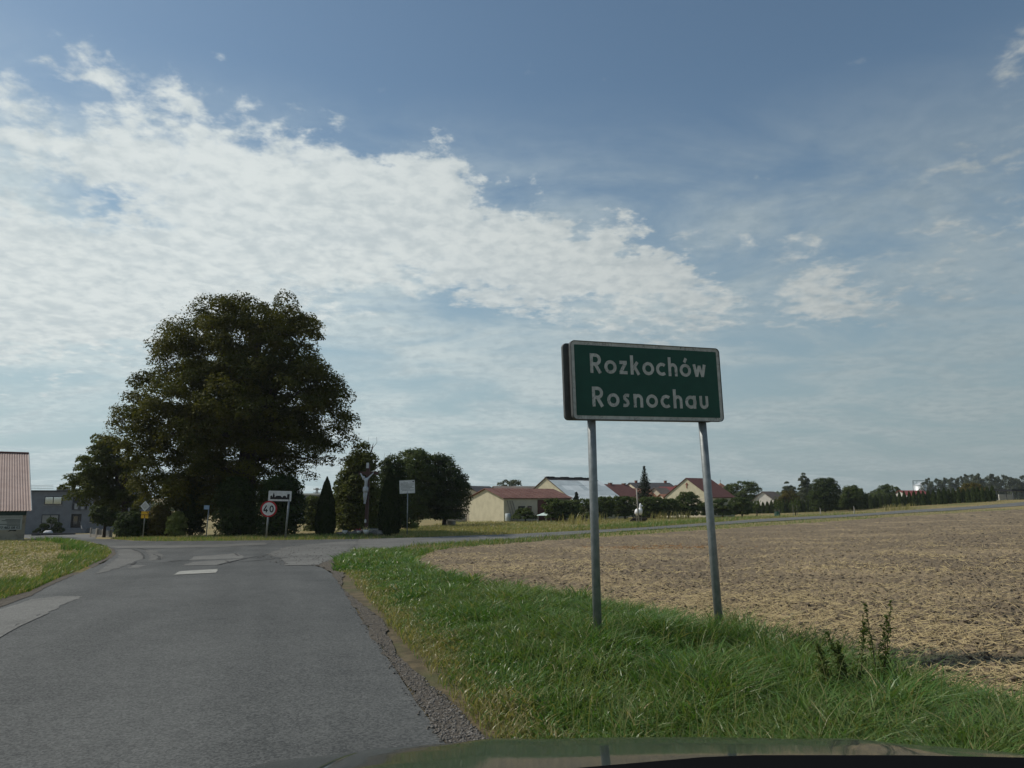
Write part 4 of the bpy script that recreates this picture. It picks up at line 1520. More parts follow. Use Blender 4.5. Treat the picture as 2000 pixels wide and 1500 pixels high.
leafy('round_tree', 'small ball shaped green tree in front of the grey house', 'tree',
      [(976, 195, 222), (990, 183, 232), (1005, 178, 236), (1018, 184, 234), (1030, 195, 226)], 58, 30, .45, 14000, .13, 'mid_leaf', base=209, trunk_r=.1, trunk_top=.5, limbs=4, seed=13)
for i, (rows, D, n, cr, lv, mt, lab) in enumerate([
    ([(1000, 240, 275), (1020, 228, 285), (1040, 226, 290), (1052, 230, 288)], 42.5, 24, .5, 8000, 'dark_leaf', 'low dark bush left of the priority sign'),
    ([(985, 300, 330), (1015, 290, 335), (1040, 288, 335), (1052, 292, 332)], 43, 24, .5, 8000, 'autumn_leaf', 'yellowish bush right of the priority sign'),
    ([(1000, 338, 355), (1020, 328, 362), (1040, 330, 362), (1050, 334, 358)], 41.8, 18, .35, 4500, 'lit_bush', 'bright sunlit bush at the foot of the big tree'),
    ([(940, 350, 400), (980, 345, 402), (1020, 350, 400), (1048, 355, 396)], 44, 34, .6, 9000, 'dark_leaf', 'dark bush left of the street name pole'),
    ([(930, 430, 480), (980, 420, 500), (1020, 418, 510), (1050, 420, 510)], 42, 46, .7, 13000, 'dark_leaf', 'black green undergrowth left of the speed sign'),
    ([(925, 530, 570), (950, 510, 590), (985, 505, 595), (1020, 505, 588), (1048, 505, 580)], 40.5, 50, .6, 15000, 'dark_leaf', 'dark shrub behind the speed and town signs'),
]):
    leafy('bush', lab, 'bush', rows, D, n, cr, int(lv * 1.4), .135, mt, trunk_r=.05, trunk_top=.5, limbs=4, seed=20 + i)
leafy('bush', 'light green bush between the dark shrub and the left thuja', 'bush', [(968, 600, 628), (990, 590, 640), (1020, 590, 645), (1040, 595, 640)], 62, 30, .6, 8000, .2, 'light_leaf', trunk_r=.06, limbs=3, seed=31)
for i, (rows, D, n, cr, lv, mt, bs, lab) in enumerate([
    ([(862, 702, 726), (885, 692, 734), (915, 668, 738), (950, 652, 742), (990, 648, 748), (1025, 655, 748), (1040, 660, 745)], 55, 80, .9, 24000, 'light_leaf', 700, 'leafy tree directly behind the wayside cross'),
    ([(888, 752, 772), (910, 742, 790), (950, 738, 800), (990, 740, 800), (1036, 745, 800)], 60, 50, .8, 14000, 'dark_leaf', 770, 'dark narrow tree right of the wayside cross'),
    ([(876, 785, 832), (895, 775, 850), (930, 770, 856), (970, 772, 850), (1010, 780, 840), (1026, 790, 835)], 70, 60, 1.0, 17000, 'mid_leaf', 805, 'broad tree with double top behind the notice board'),
    ([(886, 832, 862), (905, 818, 888), (930, 815, 912), (960, 815, 924), (985, 816, 920), (1006, 822, 914), (1018, 835, 895)], 72, 80, 1.0, 22000, 'dark_leaf', 868, 'round dark tree left of the cream barn'),
]):
    leafy('leaf_tree', lab, 'tree', rows, D, int(n * 1.2), cr * .9, int(lv * 1.5), .19, mt, base=bs, trunk_r=.18, trunk_top=.7, limbs=7, seed=40 + i, group=None)
for i, (pts, lab) in enumerate([([(760, 930, 60), (758, 905, 60), (763, 884, 60)], 'bare dead branch sticking up left of the double topped tree'),
                                ([(722, 890, 55), (727, 876, 55), (729, 866, 55)], 'bare twig above the tree behind the cross')]):
    P = [at(*p) for p in pts]
    gq = ground_at(pts[0][0], pts[0][2])
    o = thing('dead_branch', lab, 'branch', gq)
    sub('stem', M['bark'], o, lambda m: m.tube([Vector((0, 0, 0))] + [p - gq for p in P], [.12, .08, .05, .015], 6))
    for s in (-1, 1):
        sub('twig', M['bark'], o, lambda m: m.tube([P[1] - gq, P[1] - gq + Vector((s * .35, 0, .45)), P[1] - gq + Vector((s * .3, 0, .9))], [.022, .013, .005], 5))


# ------------------------------------------------------------------ thujas
def thuja_data(hh, r, n, seed, leaf=0.12, core=True):
    rg = np.random.default_rng(seed)
    z = rg.random(n) ** 0.85
    prof = np.minimum(1.0, (1 - z ** 2.6)) * (0.82 + 0.18 * np.minimum(z / .12, 1))
    a = rg.random(n) * 2 * np.pi
    lump = 0.88 + 0.24 * vn(a * 2.2, z * 9, seed)
    rr_ = r * prof * lump * (0.85 + .2 * rg.random(n))
    c = np.c_[np.cos(a) * rr_, np.sin(a) * rr_, z * hh]
    out = np.c_[np.cos(a), np.sin(a), np.zeros(n)]
    tang = np.c_[-np.sin(a), np.cos(a), np.zeros(n)]
    up = np.c_[out[:, 0] * .25, out[:, 1] * .25, np.ones(n)]
    tw = rg.normal(0, .6, n)[:, None]
    wv = tang * np.cos(tw) + out * np.sin(tw)
    s = leaf * (.6 + .8 * rg.random(n))[:, None]
    V = np.stack([c - up * s * .4, c + wv * s * .35, c + up * s * .9, c - wv * s * .35], 1).reshape(-1, 3)
    F = np.arange(n * 4).reshape(n, 4)
    tint = rg.random(n)
    # solid heart so no light comes through
    S, L = 10, 8
    cv = []
    for i in range(L + 1):
        zz = i / L
        pr2 = (1 - zz ** 2.6) * .84 * r
        for k_ in range(S):
            b2 = 2 * math.pi * k_ / S
            cv.append((math.cos(b2) * pr2, math.sin(b2) * pr2, zz * hh * .96 - .05))
    cf = []
    for i in range(L):
        for k_ in range(S):
            k2_ = (k_ + 1) % S
            cf.append((i * S + k_, i * S + k2_, (i + 1) * S + k2_, (i + 1) * S + k_))
    off_ = len(V)
    V = np.vstack([V, np.array(cv)])
    F = np.vstack([F, np.array(cf) + off_])
    tint = np.r_[tint, np.zeros(len(cf))]
    return V, F, tint


for i, (pxc, py0, py1, wpx, lab) in enumerate([(637, 934, 1047, 36, 'dark pointed thuja left of the wayside cross'), (761, 917, 1046, 41, 'dark pointed thuja right of the wayside cross')]):
    D0 = 41.0
    g0 = ground_at(pxc, D0)
    ht = at(pxc, py0, D0).z - g0.z
    t = thing('thuja', lab, 'thuja', g0)
    V, F, tn = thuja_data(ht, wpx / 2 * D0 / FPX, 9000, 60 + i, .10)
    o = mesh_np('crown', V, F, M['thuja_leaf'], t, tint=tn)
    tag(o, kind='stuff')
    sub('trunk', M['bark'], t, lambda m: m.tube([(0, 0, -.1), (0, 0, .5)], .07, 8))

# pots and stones at the foot of the cross
pot(673, 1043.5, .16, .22, 'pot_white', 'dark_leaf', 'white flower pot on the left of the rockery by the cross', 40.6)
pot(701, 1042, .15, .16, 'pot_white', 'flower_red', 'small white flower bowl in the middle of the rockery', 40.6)
pot(715, 1043.5, .18, .24, 'pot_white', 'flower_yellow', 'white flower pot with yellow flowers at the foot of the cross', 40.4)
random.seed(8)
for i in range(16):
    pxx = 664 + i * 5.2 + random.uniform(-2, 2)
    g0 = ground_at(pxx, 40.9 + random.uniform(-.4, .7))
    s = random.uniform(.13, .27)
    me = bpy.data.meshes.new('stone')
    bm = bmesh.new()
    bmesh.ops.create_icosphere(bm, subdivisions=2, radius=s)
    for v in bm.verts:
        v.co *= 0.75 + 0.5 * float(vn(np.array([v.co.x * 7 + i * 9]), np.array([v.co.y * 7 + v.co.z * 5]), i)[0])
        v.co.z *= .75
    bm.to_mesh(me)
    bm.free()
    me.materials.append(M['rock'])
    o = bpy.data.objects.new('stone', me)
    link(o)
    o.location = g0 + Vector((0, 0, s * .35))
    tag(o, 'grey field stone in the rockery at the foot of the cross', 'stone', 'stones of the rockery around the cross')
o = sub('lantern', M['pot_white'], None, lambda m: m.lathe([(.05, 0), (.06, .04), (.05, .16), (.02, .2)], 10))
o.location = at(713.5, 1021, 41.2)
tag(o, 'small white grave lantern fixed low on the cross', 'lantern')

# notice board
D0 = 40.2
q = [at(780, 938.5, D0), at(810, 937, D0 + .1), at(781, 964, D0), at(810, 963.5, D0 + .1)]
c = sum(q, Vector()) / 4
t = frame_obj('notice_board', 'white notice board with lines of text on a thin pole', 'sign', c, q[1] - q[0], q[0] - q[2])
w, hh = (q[1] - q[0]).length, (q[0] - q[2]).length
sub('board', M['plate_white'], t, lambda m: m.box(-w / 2, w / 2, 0, .03, -hh / 2, hh / 2))
for i, (x0, x1) in enumerate([(-.42, .05), (-.44, .42), (-.42, .44), (-.44, .30), (-.42, .44), (-.40, .20), (-.35, .42)]):
    z0 = hh * (.30 - i * .095)
    sub('text_line', M['black_frame'], t, lambda m: m.box(x0 * w, x1 * w, -.004, .0, z0 - .008, z0 + .008))
sub('emblem', M['plate_black'], t, lambda m: m.lathe([(.0, 0), (.045, .0)], 10, (0, 0, 0)) if False else m.prism([(w * .40 + .04 * math.cos(a), hh * .38 + .04 * math.sin(a)) for a in np.linspace(0, 6.283, 9)[:-1]], 'y', -.004, 0))
b_ = ground_at(796.5, D0)
leaning_post(t, c + Vector((.02, .05, .3)), b_ - Vector((0, 0, .1)), .032)

# ------------------------------------------------------------------ buildings
def gable_house(name, label, cat, corner, ang, W, L, wall_h, ridge_h, wall, roof, over=.25, thick=.08, wallname='wall', left_over=None):
    """gable end on local y=0 from x=0..W, length along +y; walls, two roof slopes"""
    t = thing(name, label, cat, corner, ang)
    m = MB()
    m.prism([(0, -1.0), (W, -1.0), (W, wall_h), (W / 2, ridge_h), (0, wall_h)], 'y', 0, L)
    m.build(wallname, M[wall], t)
    sl = (ridge_h - wall_h) / (W / 2)
    ox = over
    for s in (-1, 1):
        xe = -ox if s < 0 else W + ox
        ze = wall_h - sl * ox
        pts = [(xe, ze + .02), (W / 2, ridge_h + .02), (W / 2, ridge_h + .02 + thick), (xe, ze + .02 + thick)]
        o = MB()
        o.prism(pts, 'y', -over, L + over)
        o.build('roof_slope', M[roof], t)
    return t


def rect_on(t, name, mat, x0, x1, z0, z1, y=-0.03, th=.05, axis='y'):
    if axis == 'y':
        return sub(name, M[mat], t, lambda m: m.box(x0, x1, y, y + th, z0, z1))
    return sub(name, M[mat], t, lambda m: m.box(y, y + th, x0, x1, z0, z1))


def chimney(parent, x, y, z0, z1, w=.5, mat='brick_wall'):
    c = sub('chimney', M[mat], parent, lambda m: m.box(x - w / 2, x + w / 2, y - w / 2, y + w / 2, z0, z1))
    sub('chimney_cap', M['concrete'], c, lambda m: m.box(x - w / 2 - .06, x + w / 2 + .06, y - w / 2 - .06, y + w / 2 + .06, z1, z1 + .1))


def roof_z(W, wall_h, ridge_h, x):
    return ridge_h - abs(x - W / 2) * (ridge_h - wall_h) / (W / 2)


# cream barn: gable to the left, long side to the right
ANG = math.atan2(-.8, .6)
E1, E2 = Vector((.6, -.8, 0)), Vector((.8, .6, 0))
nc = ground_at(984, 85)
W, L = 7.4, 10.5
zE = at(984, 973, 85).z - nc.z
zR = at(944, 955, 87.8).z - nc.z
barn = gable_house('cream_barn', 'cream rendered barn with rust red roof beyond the meadow', 'barn', nc - E1 * W, ANG, W, L, zE, zR, 'cream_wall', 'rust_roof', .25)
rect_on(barn, 'side_panel', 'pale_wall', .3, 5.0, -.3, zE - .25, W + .02, .04, 'x')
rect_on(barn, 'barn_gate', 'brown_roof', 5.1, 9.6, -.3, zE - .2, W + .02, .07, 'x')
for x0, x1 in ((2.1, 3.1), (3.5, 4.1)):
    f = rect_on(barn, 'window', 'black_frame', x0, x1, .75, 1.75, W + .05, .06, 'x')
    rect_on(f, 'pane', 'window_glass', x0 + .08, x1 - .08, .83, 1.67, W + .10, .02, 'x')
for i in range(3):
    a = Vector((W + .35 + .12 * i, 1.0 + .35 * i, -.1))
    sub('leaning_pole', M['post_wood'], barn, lambda m: m.tube([a, a + Vector((-.25 - .1 * i, -.55, 2.5))], .045, 6))
for k_ in range(1, 13):
    yk = k_ * L / 13
    sl = (zR - zE) / (W / 2)
    sub('roof_seam', M['rust_roof'], barn, lambda m: m.prism([(W + .25, zE - .25 * sl + .10), (W / 2, zR + .10), (W / 2, zR + .14), (W + .25, zE - .25 * sl + .14)], 'y', yk - .03, yk + .03))
o = sub('water_barrel', M['zinc_sheet'], None, lambda m: m.lathe([(.28, 0), (.3, .05), (.3, .4), (.31, .45), (.3, .5), (.3, .9), (.26, .92)], 16), smooth=True)
o.location = ground_at(992, 84.6)
tag(o, 'grey water barrel against the long wall of the cream barn', 'barrel')

# big barn with zinc sheet roof
ap = at(1067, 933.5, 105)
hw_ = 7.0
base_c = Vector((ap.x, ap.y, 0)) - E1 * hw_
g0 = Vector((base_c.x, base_c.y, h(ap.x, ap.y)))
W, L = hw_ * 2, 9.6
zR = ap.z - g0.z
zE = at(1125, 986, 100).z - g0.z
zb_ = gable_house('zinc_barn', 'large barn with pale zinc sheet roof and cream gable', 'barn', g0, ANG, W, L, zE, zR, 'cream_wall', 'moss_roof', .2)
sl = (zR - zE) / (W / 2)
rows_ = 5
colsn = 9
random.seed(5)
for r_ in range(rows_):
    for c_ in range(colsn):
        t0, t1 = .13 + r_ * .88 / rows_, .13 + (r_ + 1) * .88 / rows_ + .012
        x0, x1 = W / 2 + t0 * (W / 2 + .25), W / 2 + t1 * (W / 2 + .25)
        y0, y1 = -.25 + c_ * (L + .5) / colsn, -.25 + (c_ + 1) * (L + .5) / colsn + .03
        lift = .115 + .012 * (rows_ - r_) + .006 * (c_ % 2) + random.uniform(0, .01)
        zz0, zz1 = zR - (x0 - W / 2) * sl + lift, zR - (x1 - W / 2) * sl + lift
        o = MB().prism([(x0, zz0), (x1, zz1), (x1, zz1 + .012), (x0, zz0 + .012)], 'y', y0, y1).build('roof_sheet', M['zinc_pale' if (r_ > 2 or random.random() < .3) else 'zinc_sheet'], zb_)
o = MB()
for k_ in range(40):
    y0 = -.2 + k_ * (L + .4) / 40
    dz = .05 * math.sin(k_ * .55) + .03 * math.sin(k_ * 1.7)
    o.box(W / 2 - .15, W / 2 + .35, y0, y0 + (L + .4) / 40 + .01, zR + .05 + dz, zR + .17 + dz)
o.build('ridge_tiles', M['dark_roof'], zb_)


def simple_house(name, label, px_apex, py_apex, D, half_l, half_r, py_eave, px_len, wall, roof, ang=ANG, chim=(), W=None, L=None, cat='house', over=.3):
    """placed by the apex of its near gable"""
    ap = at(px_apex, py_apex, D)
    e1 = Vector((math.cos(ang), math.sin(ang), 0))
    W = W or (half_l + half_r) / FPX * D / max(e1.x, .3)
    L = L or 8
    c = Vector((ap.x, ap.y, 0)) - e1 * W / 2
    g0 = Vector((c.x, c.y, h(ap.x, ap.y)))
    zR = ap.z - g0.z
    zE = at(px_apex, py_eave, D).z - g0.z
    t = gable_house(name, label, cat, g0, ang, W, L, zE, zR, wall, roof, over)
    for (cx, cyy, up) in chim:
        z_ = roof_z(W, zE, zR, cx * W)
        chimney(t, cx * W, cyy * L, z_ - .3, zR + up)
    return t, W, L, zE, zR


# chapel-like gable with a cross
t, W, L, zE, zR = simple_house('gabled_house', 'cream gabled house with dark cross on its gable and brown roof', 1341, 934.5, 112, 34, 34, 971, 0, 'cream_wall', 'brown_roof', L=5.6, over=.18)
zc = at(1342, 944, 112).z - t.location.z
sub('gable_cross', M['brick_wall'], t, lambda m: (m.box(W / 2 - .07, W / 2 + .07, -.08, .02, zc - .75, zc + .1), m.box(W / 2 - .22, W / 2 + .22, -.085, .02, zc - .22, zc - .1)))
rect_on(t, 'pale_render', 'pale_wall', W * .62, W - .02, -.8, zE - .15, -.03, .035)
simple_house('roofed_house', 'house with dark red brown roof right behind the zinc barn', 1178, 946.5, 122, 30, 30, 972, 0, 'pale_wall', 'brown_roof', W=8.5, L=5.5, chim=((.5, .3, .25), (.5, .9, .2)))
simple_house('slate_house', 'tall house with dark slate roof and two chimneys behind the spruce', 1231, 943.5, 158, 30, 30, 956, 0, 'pale_wall', 'dark_roof', ang=rad(-78), W=9, L=9.0, chim=((.5, .15, .5), (.5, .92, .5)))
simple_house('tiled_house', 'low house with faded orange tile roof left of the spruce', 1221, 954.5, 138, 20, 20, 972, 0, 'pale_wall', 'orange_roof', ang=rad(-70), W=6, L=5.0)
simple_house('tiled_house', 'low house with faded orange tile roof right of the spruce', 1279, 953, 138, 20, 20, 971, 0, 'pale_wall', 'moss_roof', ang=ANG, W=5, L=3)
simple_house('red_roof_house', 'house with bright red roof between spruce and gabled house', 1290, 951.5, 146, 20, 20, 963, 0, 'white_wall', 'red_roof', ang=rad(-75), W=6.5, L=7.0, chim=((.5, .5, .35),))
simple_house('brown_shed', 'low brown roofed shed below the bright red roof', 1291, 966, 132, 20, 20, 975, 0, 'pale_wall', 'orange_roof', ang=rad(-75), W=4, L=4.0, cat='shed')
simple_house('white_house', 'white gabled house with grey roof behind the hedge', 1490, 960.5, 165, 10, 20, 977, 0, 'white_wall', 'moss_roof', ang=rad(-45), W=5.2, L=5.5)
simple_house('red_roof_house', 'far house with red roof showing above the hedge', 1757, 958.5, 190, 10, 10, 970, 0, 'white_wall', 'red_roof', ang=rad(-78), W=7, L=7)
simple_house('moss_roof_barn', 'long barn with weathered grey brown roof behind the cream barn', 966, 950.5, 120, 10, 10, 962, 0, 'pale_wall', 'moss_roof', ang=rad(-78), W=8, L=9.0, cat='barn')
simple_house('brick_house', 'reddish brick house half hidden behind the round dark tree', 912, 950, 105, 10, 10, 968, 0, 'pale_wall', 'dark_roof', ang=rad(-30), W=6, L=6, chim=((.78, .2, -.9),))

# church tower
c = ground_at(1409, 200)
t = thing('church_tower', 'small pale church tower with red pyramid roof and cross', 'church', c, rad(20))
zt = at(1409, 951, 200).z - c.z
za = at(1409, 943, 200).z - c.z
w = 1.05
sub('tower', M['pale_wall'], t, lambda m: m.box(-w, w, -w, w, -1, zt))
sub('roof', M['orange_roof'], t, lambda m: m.raw([(-w - .15, -w - .15, zt), (w + .15, -w - .15, zt), (w + .15, w + .15, zt), (-w - .15, w + .15, zt), (0, 0, za)], [(0, 1, 4), (1, 2, 4), (2, 3, 4), (3, 0, 4), (3, 2, 1, 0)]))
sub('belfry_window', M['black_frame'], t, lambda m: m.prism([(-.3, zt - 1.1), (.3, zt - 1.1), (.3, zt - .6), (.18, zt - .42), (0, zt - .35), (-.18, zt - .42), (-.3, zt - .6)], 'y', -w - .03, -w + .02))
sub('cross', M['rail_metal'], t, lambda m: (m.box(-.04, .04, -.04, .04, za - .1, za + .85), m.box(-.22, .22, -.045, .045, za + .5, za + .58)))

# silo with loading frame
c = ground_at(1800, 330)
t = thing('grain_silo', 'shiny round grain silo with conveyor frame left of the poplars', 'silo', c)
zs = at(1800, 948, 330).z - c.z
za = at(1800, 942, 330).z - c.z
sub('tank', M['silo_metal'], t, lambda m: m.lathe([(2.6, 0), (2.6, zs)], 24), smooth=True)
sub('cone_roof', M['silo_metal'], t, lambda m: m.lathe([(2.75, zs), (0.3, za)], 24))
zf = at(1800, 939, 330).z - c.z
fr_ = MB()
fr_.box(-3.2, 2.4, -.12, .12, zf - .15, zf + .12)
fr_.tube([(-3.1, 0, zf), (-3.3, 0, 0)], .12, 6)
fr_.tube([(-3.1, 0, zf), (-2.4, 0, zs)], .08, 6)
fr_.tube([(-1.0, 0, zf), (-2.5, 0, zs - .6)], .08, 6)
fr_.build('conveyor_frame', M['rail_metal'], t)

# structures at the far right end of the lane
c = ground_at(1983, 128)
t = thing('carport', 'dark roofed open carport at the right end of the lane', 'carport', c, rad(6))
zc_ = at(1983, 956.5, 128).z - c.z
sub('roof', M['black_frame'], t, lambda m: m.box(-.9, 6.5, -.6, 4, zc_ - .25, zc_ + .08))
for xx_ in (-.6, 1.5, 3.6):
    for yy_ in (-.4, 3.6):
        sub('post', M['rail_metal'], t, lambda m: m.box(xx_ - .06, xx_ + .06, yy_ - .06, yy_ + .06, -.3, zc_ - .25))
c = ground_at(1953, 134)
o = sub('garden_wall', M['white_wall'], None, lambda m: (m.box(0, 1.1, 0, .2, -.5, 1.0), m.box(1.35, 2.4, 0, .2, -.5, 1.0)))
o.location = c
tag(o, 'low whitish wall at the end of the hedge', 'wall')

# flat roofed pale building and pylon behind the left thuja
c = ground_at(588, 118)
t = thing('flat_building', 'low flat roofed grey building far behind the left thuja', 'building', c, rad(6))
zc_ = at(600, 967, 118).z - c.z
sub('wall', M['grey_wall'], t, lambda m: m.box(-6, 4.6, 0, 7, -1, zc_))
sub('roof_edge', M['white_wall'], t, lambda m: m.box(-6.2, 4.8, -.25, 7.2, zc_, zc_ + .28))
c = ground_at(618, 150)
t = thing('power_pylon', 'small wooden power pylon with insulators behind the left thuja', 'pylon', c)
zt = at(618, 953, 150).z - c.z
sub('mast', M['post_wood'], t, lambda m: (m.tube([(-.6, 0, -.3), (-.1, 0, zt)], .12, 6), m.tube([(.6, 0, -.3), (.1, 0, zt)], .12, 6)))
for dz in (0.35, 1.0):
    sub('cross_arm', M['post_wood'], t, lambda m: m.box(-.75, .75, -.06, .06, zt - dz - .06, zt - dz + .06))
for x0 in (-.65, -.3, .3, .65):
    sub('insulator', M['plate_black'], t, lambda m: m.lathe([(.05, 0), (.07, .12), (.04, .26)], 8, (x0, 0, zt - .29)))

# fence left of the cream barn
g1, g2 = ground_at(868, 88), ground_at(911, 89.5)
t = thing('panel_fence', 'grey slatted fence with pale posts left of the cream barn', 'fence', g1, math.atan2(g2.y - g1.y, g2.x - g1.x))
Lf = (g2 - g1).length
for i in range(5):
    sub('post', M['concrete'], t, lambda m: m.box(i * Lf / 4 - .06, i * Lf / 4 + .06, -.06, .06, -.4, 1.0))
for i in range(4):
    sub('plinth', M['concrete'], t, lambda m: m.box(i * Lf / 4 + .06, (i + 1) * Lf / 4 - .06, -.04, .04, -.4, .3))
    for k_ in range(10):
        x0 = i * Lf / 4 + .1 + k_ * (Lf / 4 - .2) / 10
        sub('slat', M['rail_metal'], t, lambda m: m.box(x0, x0 + .035, -.02, .02, .31, .92))
t = sub('concrete_ring', M['concrete'], None, lambda m: m.lathe([(.55, 0), (.55, .42), (.45, .42), (.45, .1)], 20))
t.location = ground_at(880, 74)
tag(t, 'low concrete well ring under the round dark tree', 'well')

# white garden tents in front of the barn gate
for i, (px_, py_, D_, w_, lab) in enumerate([(1063, 1000, 83, .85, 'pale garden parasol tent in front of the barn gate'), (1078, 1000.5, 84, .8, 'second white garden tent, nearer the round bushes')]):
    c = ground_at(px_, D_)
    zt = at(px_, py_, D_).z - c.z
    t = thing('garden_tent', lab, 'tent', c)
    sub('canopy', M['tent_pale' if i == 0 else 'tarp_white'], t, lambda m: m.raw([(-w_, -w_, zt - .38), (w_, -w_, zt - .38), (w_, w_, zt - .38), (-w_, w_, zt - .38), (.15, 0, zt)], [(0, 1, 4), (1, 2, 4), (2, 3, 4), (3, 0, 4)]))
    for sx_, sy_ in ((-1, -1), (1, -1), (1, 1), (-1, 1)):
        sub('pole', M['white_wall'], t, lambda m: m.tube([(sx_ * (w_ - .1), sy_ * (w_ - .1), -.1), (sx_ * (w_ - .1), sy_ * (w_ - .1), zt - .38)], .03, 6))

# utility pole with a white wrapped bundle behind it
c = ground_at(1247, 66)
tp = at(1243, 952, 66)
t = thing('utility_pole', 'slim grey utility pole leaning left in the meadow', 'pole', c)
sub('shaft', M['concrete'], t, lambda m: m.tube([(0, 0, -.2), tuple(tp - c)], [.085, .055], 10), smooth=True)
sub('cap', M['rail_metal'], t, lambda m: m.box(tp.x - c.x - .09, tp.x - c.x + .09, -.06, .06, tp.z - c.z - .02, tp.z - c.z + .06))
c = ground_at(1247, 74)


def lump(name, mat, parent, cx, cy, cz_, rx, ry, rz_, seed, amp=.25):
    me = bpy.data.meshes.new(name)
    bm = bmesh.new()
    bmesh.ops.create_icosphere(bm, subdivisions=3, radius=1)
    for v in bm.verts:
        k_ = 1 - amp / 2 + amp * float(fbm(np.array([v.co.x * 1.7 + seed]), np.array([v.co.y * 1.7 + v.co.z * 2.3]), seed, 3)[0])
        v.co = Vector((v.co.x * rx * k_ + cx, v.co.y * ry * k_ + cy, v.co.z * rz_ * k_ + cz_))
    for f in bm.faces:
        f.smooth = True
    bm.to_mesh(me)
    bm.free()
    me.materials.append(M[mat])
    o = bpy.data.objects.new(name, me)
    return link(o, parent)


t = thing('wrapped_bundle', 'bright white tarpaulin bundle behind the utility pole', 'tarpaulin', c)
kk = 74 / FPX
zo = at(1247, 1000, 74).z - c.z
lump('sheet_body', 'tarp_white', t, -2.6 * kk, 0, zo, 5.5 * kk, .3, 6.2 * kk, 3, .35)
lump('sheet_side', 'tarp_white', t, 3.8 * kk, .1, zo + 1.6 * kk, 3.9 * kk, .25, 7.5 * kk, 5, .35)
lump('sheet_neck', 'tarp_white', t, 4.0 * kk, .1, zo + 10.5 * kk, 2.3 * kk, .15, 6 * kk, 7, .3)
lump('sheet_fold', 'tarp_white', t, 6.2 * kk, .05, zo + 11.6 * kk, 3.0 * kk, .1, 1.0 * kk, 9, .3)
for x0 in (-4, 0, 5):
    sub('stake', M['post_wood'], t, lambda m: m.tube([(x0 * kk, .1, -.1), (x0 * kk, .1, zo)], .03, 6))
o = sub('log_pile', M['bark'], None, lambda m: [m.tube([(-.7 + .12 * i, 0, .12 + .1 * (i % 3)), (.7 + .08 * i, .2, .12 + .1 * (i % 3))], .1, 8) for i in range(6)])
o.location = ground_at(1243, 75)
tag(o, 'low pile of dark logs under the white bundle', 'logs')


